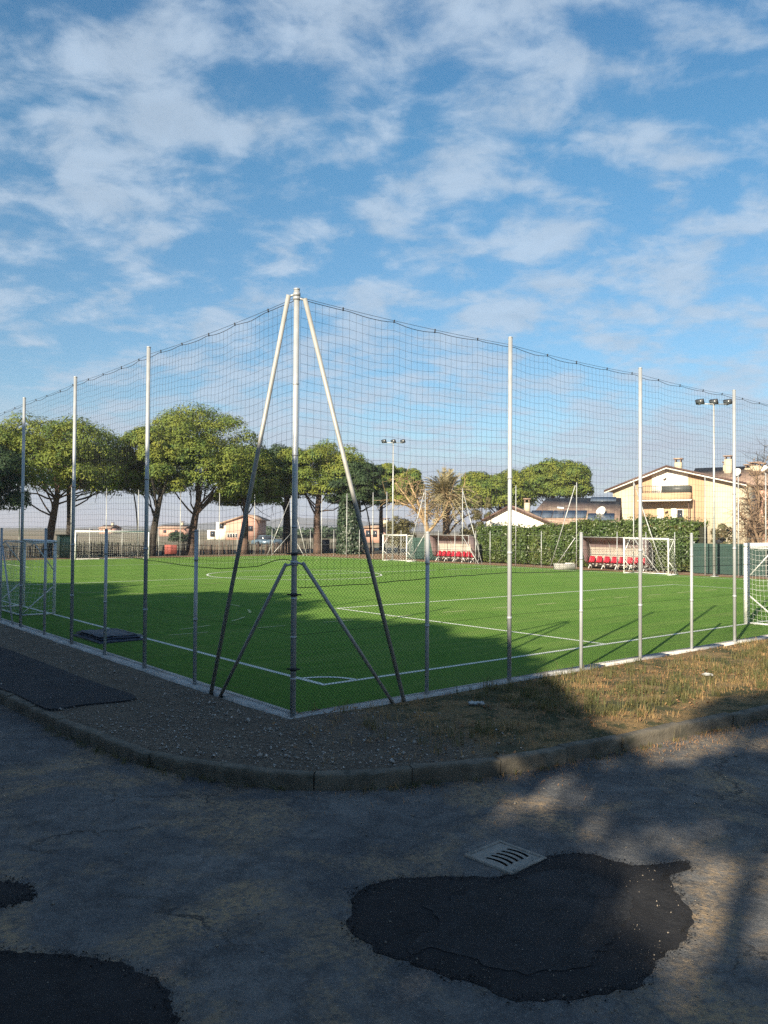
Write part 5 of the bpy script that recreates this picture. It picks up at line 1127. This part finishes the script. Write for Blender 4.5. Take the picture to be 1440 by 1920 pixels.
gr = lambda u, v, d: np.clip((u+.1)/1.2, 0, 1)*(vnoise(u, v, .9, 14)+.06 > 0)*np.where(d > .75, 1, .12)*(v < 0)
blades(tuft_field(6500, 91, gr, 16, .05), .12, .0038, (.1, .85), 92, grass_m, 'grass', 'short green grass on the right verge')
drf = lambda u, v, d: np.clip((u+.9)/2.2, .0, 1)*(v < 0)*np.where(d > .3, 1, .3)*.9*(vnoise(u, v, 1.1, 44) > .0)
blades(tuft_field(7000, 93, drf, 9, .06), .085, .003, (.3, .98), 94, dry_m, 'dry_grass', 'straw-coloured dry grass on the right verge')
a = uv_verge(90000, 95, lambda u, v, d: np.where(u > 0, np.clip((u+.3)/1.4, 0, 1), .04)*(v < 1)*np.where(d > .35, .8, .35)*(vnoise(u, v, 1.7, 45) > -.12)); blades(UV(a, verge_z(a)+.008), .075, .0022, (.94, .995), 96, needle_m, 'pine_needles', 'fallen brown pine needles on the verge')
leaf_m = M('dead_leaves', (.20, .10, .04), (.12, .07, .035), scale=9, rough=.8, c3=(.33, .20, .09), s3=14)
a = uv_verge(24000, 201, lambda u, v, d: np.clip((u+.6)/1.5, .05, 1)*(v < 1)*(vnoise(u, v, 1.5, 33) > -.05)*np.where(d > .3, .7, .25)); r = np.random.default_rng(202); n = len(a); c = UV(a, verge_z(a)+.022); nr = np.array([0, 0, 1.])+r.normal(0, .45, (n, 3)); nr /= np.linalg.norm(nr, axis=1)[:, None]; t = np.cross(nr, r.normal(0, 1, (n, 3))); t /= np.linalg.norm(t, axis=1)[:, None]; b = np.cross(nr, t); q = r.uniform(.012, .034, n)[:, None]
struct(MB().quads(np.stack([c-t*q, c-b*q*.55+nr*q*.25, c+t*q, c+b*q*.55+nr*q*.25], 1)).build('dead_leaves', leaf_m), 'brown dead leaves scattered in the verge grass', 'stuff')
# weeds growing along the kerb foot
r = np.random.default_rng(97); ks = np.where((KC[:, 0] > -2.3) & (KC[:, 0] < 9) & (KC[:, 1] < 2))[0]; kk = r.choice(ks, 110); base = KC[kk]-KN[kk]*r.uniform(.0, .10, 110)[:, None]; rep = np.repeat(base, 14, 0)+r.normal(0, .03, (110*14, 2)); blades(UV(rep, np.full(len(rep), ROADZ)), .055, .0026, (.2, .9), 98, grass_m, 'weeds', 'dry weeds along the foot of the kerb')

# ------------------------------------------------------------------ haze
hm = bpy.data.materials.new('haze'); hm.use_nodes = True; nt = hm.node_tree; nt.nodes.remove(nt.nodes['Principled BSDF'])
pv = nt.nodes.new('ShaderNodeVolumePrincipled'); pv.inputs['Color'].default_value = (.80, .82, .93, 1); pv.inputs['Density'].default_value = .00034; pv.inputs['Anisotropy'].default_value = .2
nt.links.new(pv.outputs[0], nt.nodes['Material Output'].inputs['Volume'])
struct(MB().box((1000, 1500, 33), (8200, 9300, 70)).build('haze', hm), 'thin winter haze over the plain', 'stuff')

gn = road_pts(60000, 401, -2.5, 6.5, 5, 11.5); uvq = np.stack([(gn[:, :2]-P0)@RD, (gn[:, :2]-P0)@LD], 1); i = np.argmin(((uvq[:, None]-KC[None, ::12])**2).sum(-1), 1)*12; dist = -((uvq-KC[i])*KN[i]).sum(1)
k = np.random.default_rng(402).random(len(gn)) < np.exp(-dist/.28)*np.clip((gn[:, 0]+1.)/2.2, .05, 1)*.9
blades(gn[k], .07, .0024, (.95, .998), 403, needle_m, 'gutter_needles', 'brown needles gathered along the foot of the kerb')
crumbs = []
rr = np.random.default_rng(301)
for ob in [o for o in bpy.data.objects if o.name.startswith('asphalt_patch') and o.data.vertices[0].co.z < ROADZ+.007]:
    V = np.array([v.co[:] for v in ob.data.vertices]); k = rr.integers(0, len(V), int(len(V)*1.8)); crumbs.append(V[k]+np.c_[rr.normal(0, .035, (len(k), 2)), np.zeros(len(k))])
crumbs = np.vstack(crumbs); crumbs[:, 2] = ROADZ+.006
stones(crumbs, .0030, 302, patch_m, 'asphalt_crumbs', 'black crumbs of asphalt round the patches')
# ------------------------------------------------------------------ trees behind and beside the viewpoint (they throw the shade)
def shade_pos(s, D):   # s: across the sun direction, D: metres behind the viewpoint towards the sun
    sx = np.array([math.cos(SUN_AZ), -math.sin(SUN_AZ)]); sy = np.array([math.sin(SUN_AZ), math.cos(SUN_AZ)]); return sx*s-sy*D
def roadside_pine(s, D, R, zb, zt, label, seed, ncl, ntuft, rcl, tsz=.2, mat=pine_leaf, tr=.3):
    p = shade_pos(s, D); root = thing('pine_tree', (*p, ROADZ), label, 'pine tree', 'pines by the road outside the photo'); zc = zb+(zt-zb)*.4
    V, cl = crown_mesh((*p, zc), R-rcl*.6, R-rcl*.6, (zt-zc)-rcl*.5, (zc-zb)-rcl*.3, ncl, ntuft, rcl, tsz, seed); MB().quads(V).build('crown', mat, root)
    b = np.array([*p, ROADZ]); m = MB(); m.tube([b, b+[.1, .1, zb*.6], b+[.2, 0, zc]], [tr*1.2, tr, tr*.7], 10); r = np.random.default_rng(seed)
    for k in r.permutation(len(cl))[:12]: e = cl[k][0]; s0 = b+[.15, .05, zb*r.uniform(.6, 1)]; m.tube([s0, (s0+e)/2-[0, 0, .3], e], [tr*.4, tr*.25, .04], 6)
    m.build('trunk', bark, root, smooth=True)
roadside_pine(-27.5, 12, 8.2, 2.5, 14.2, 'dense pine by the road outside the left of the view', 101, 230, 260, 1.7, .36)
roadside_pine(-17.3, 12, 7.2, 2.5, 14.0, 'dense pine by the road behind the viewpoint on the left', 102, 230, 260, 1.7, .36)
roadside_pine(-8.7, 12, 5.6, 1.5, 12.1, 'dense pine by the road right behind the viewpoint', 103, 190, 260, 1.4, .34)
roadside_pine(-.9, 12.5, 3.4, 2.5, 11.4, 'loose slender pine by the road behind the viewpoint', 104, 21, 380, .82, .19)
def roadside_hedge(s0, s1, D, h, label, seed):  # added, unseen: cuts the sky light from behind to deepen the near shade
    r = np.random.default_rng(seed); n = 16000; p0 = shade_pos((s0+s1)/2, D); root = thing('hedge', (*p0, ROADZ), label, 'hedge', 'hedges beyond the pitch')
    ss = r.uniform(s0, s1, n); dd = D+np.abs(r.normal(0, .5, n))*r.choice([-1, 1], n); z = r.uniform(0, 1, n)*(h+.5*np.sin(ss*1.7)+.4*np.sin(ss*4.1)); sx = np.array([math.cos(SUN_AZ), -math.sin(SUN_AZ)]); sy = np.array([math.sin(SUN_AZ), math.cos(SUN_AZ)])
    p = np.c_[ss[:, None]*sx-dd[:, None]*sy, z+ROADZ]; nr = r.normal(0, 1, (n, 3)); nr /= np.linalg.norm(nr, axis=1)[:, None]; t = np.cross(nr, r.normal(0, 1, (n, 3))); t /= np.linalg.norm(t, axis=1)[:, None]; b = np.cross(nr, t); q = r.uniform(.2, .34, n)[:, None]
    MB().quads(np.stack([p-t*q, p-b*q*.6, p+t*q, p+b*q*.6], 1)).build('foliage', hedge_d, root); m = MB()
    for k in np.arange(s0, s1, 2.): c = np.array([*(sx*k-sy*D), ROADZ]); m.tube([c, c+[0, 0, h*.8]], [.09, .04], 6)
    m.build('stems', bark_dark, root)
roadside_hedge(-34, 22, 9.0, 4.3, 'added unseen dark hedge behind the viewpoint, blocking sky light', 111)
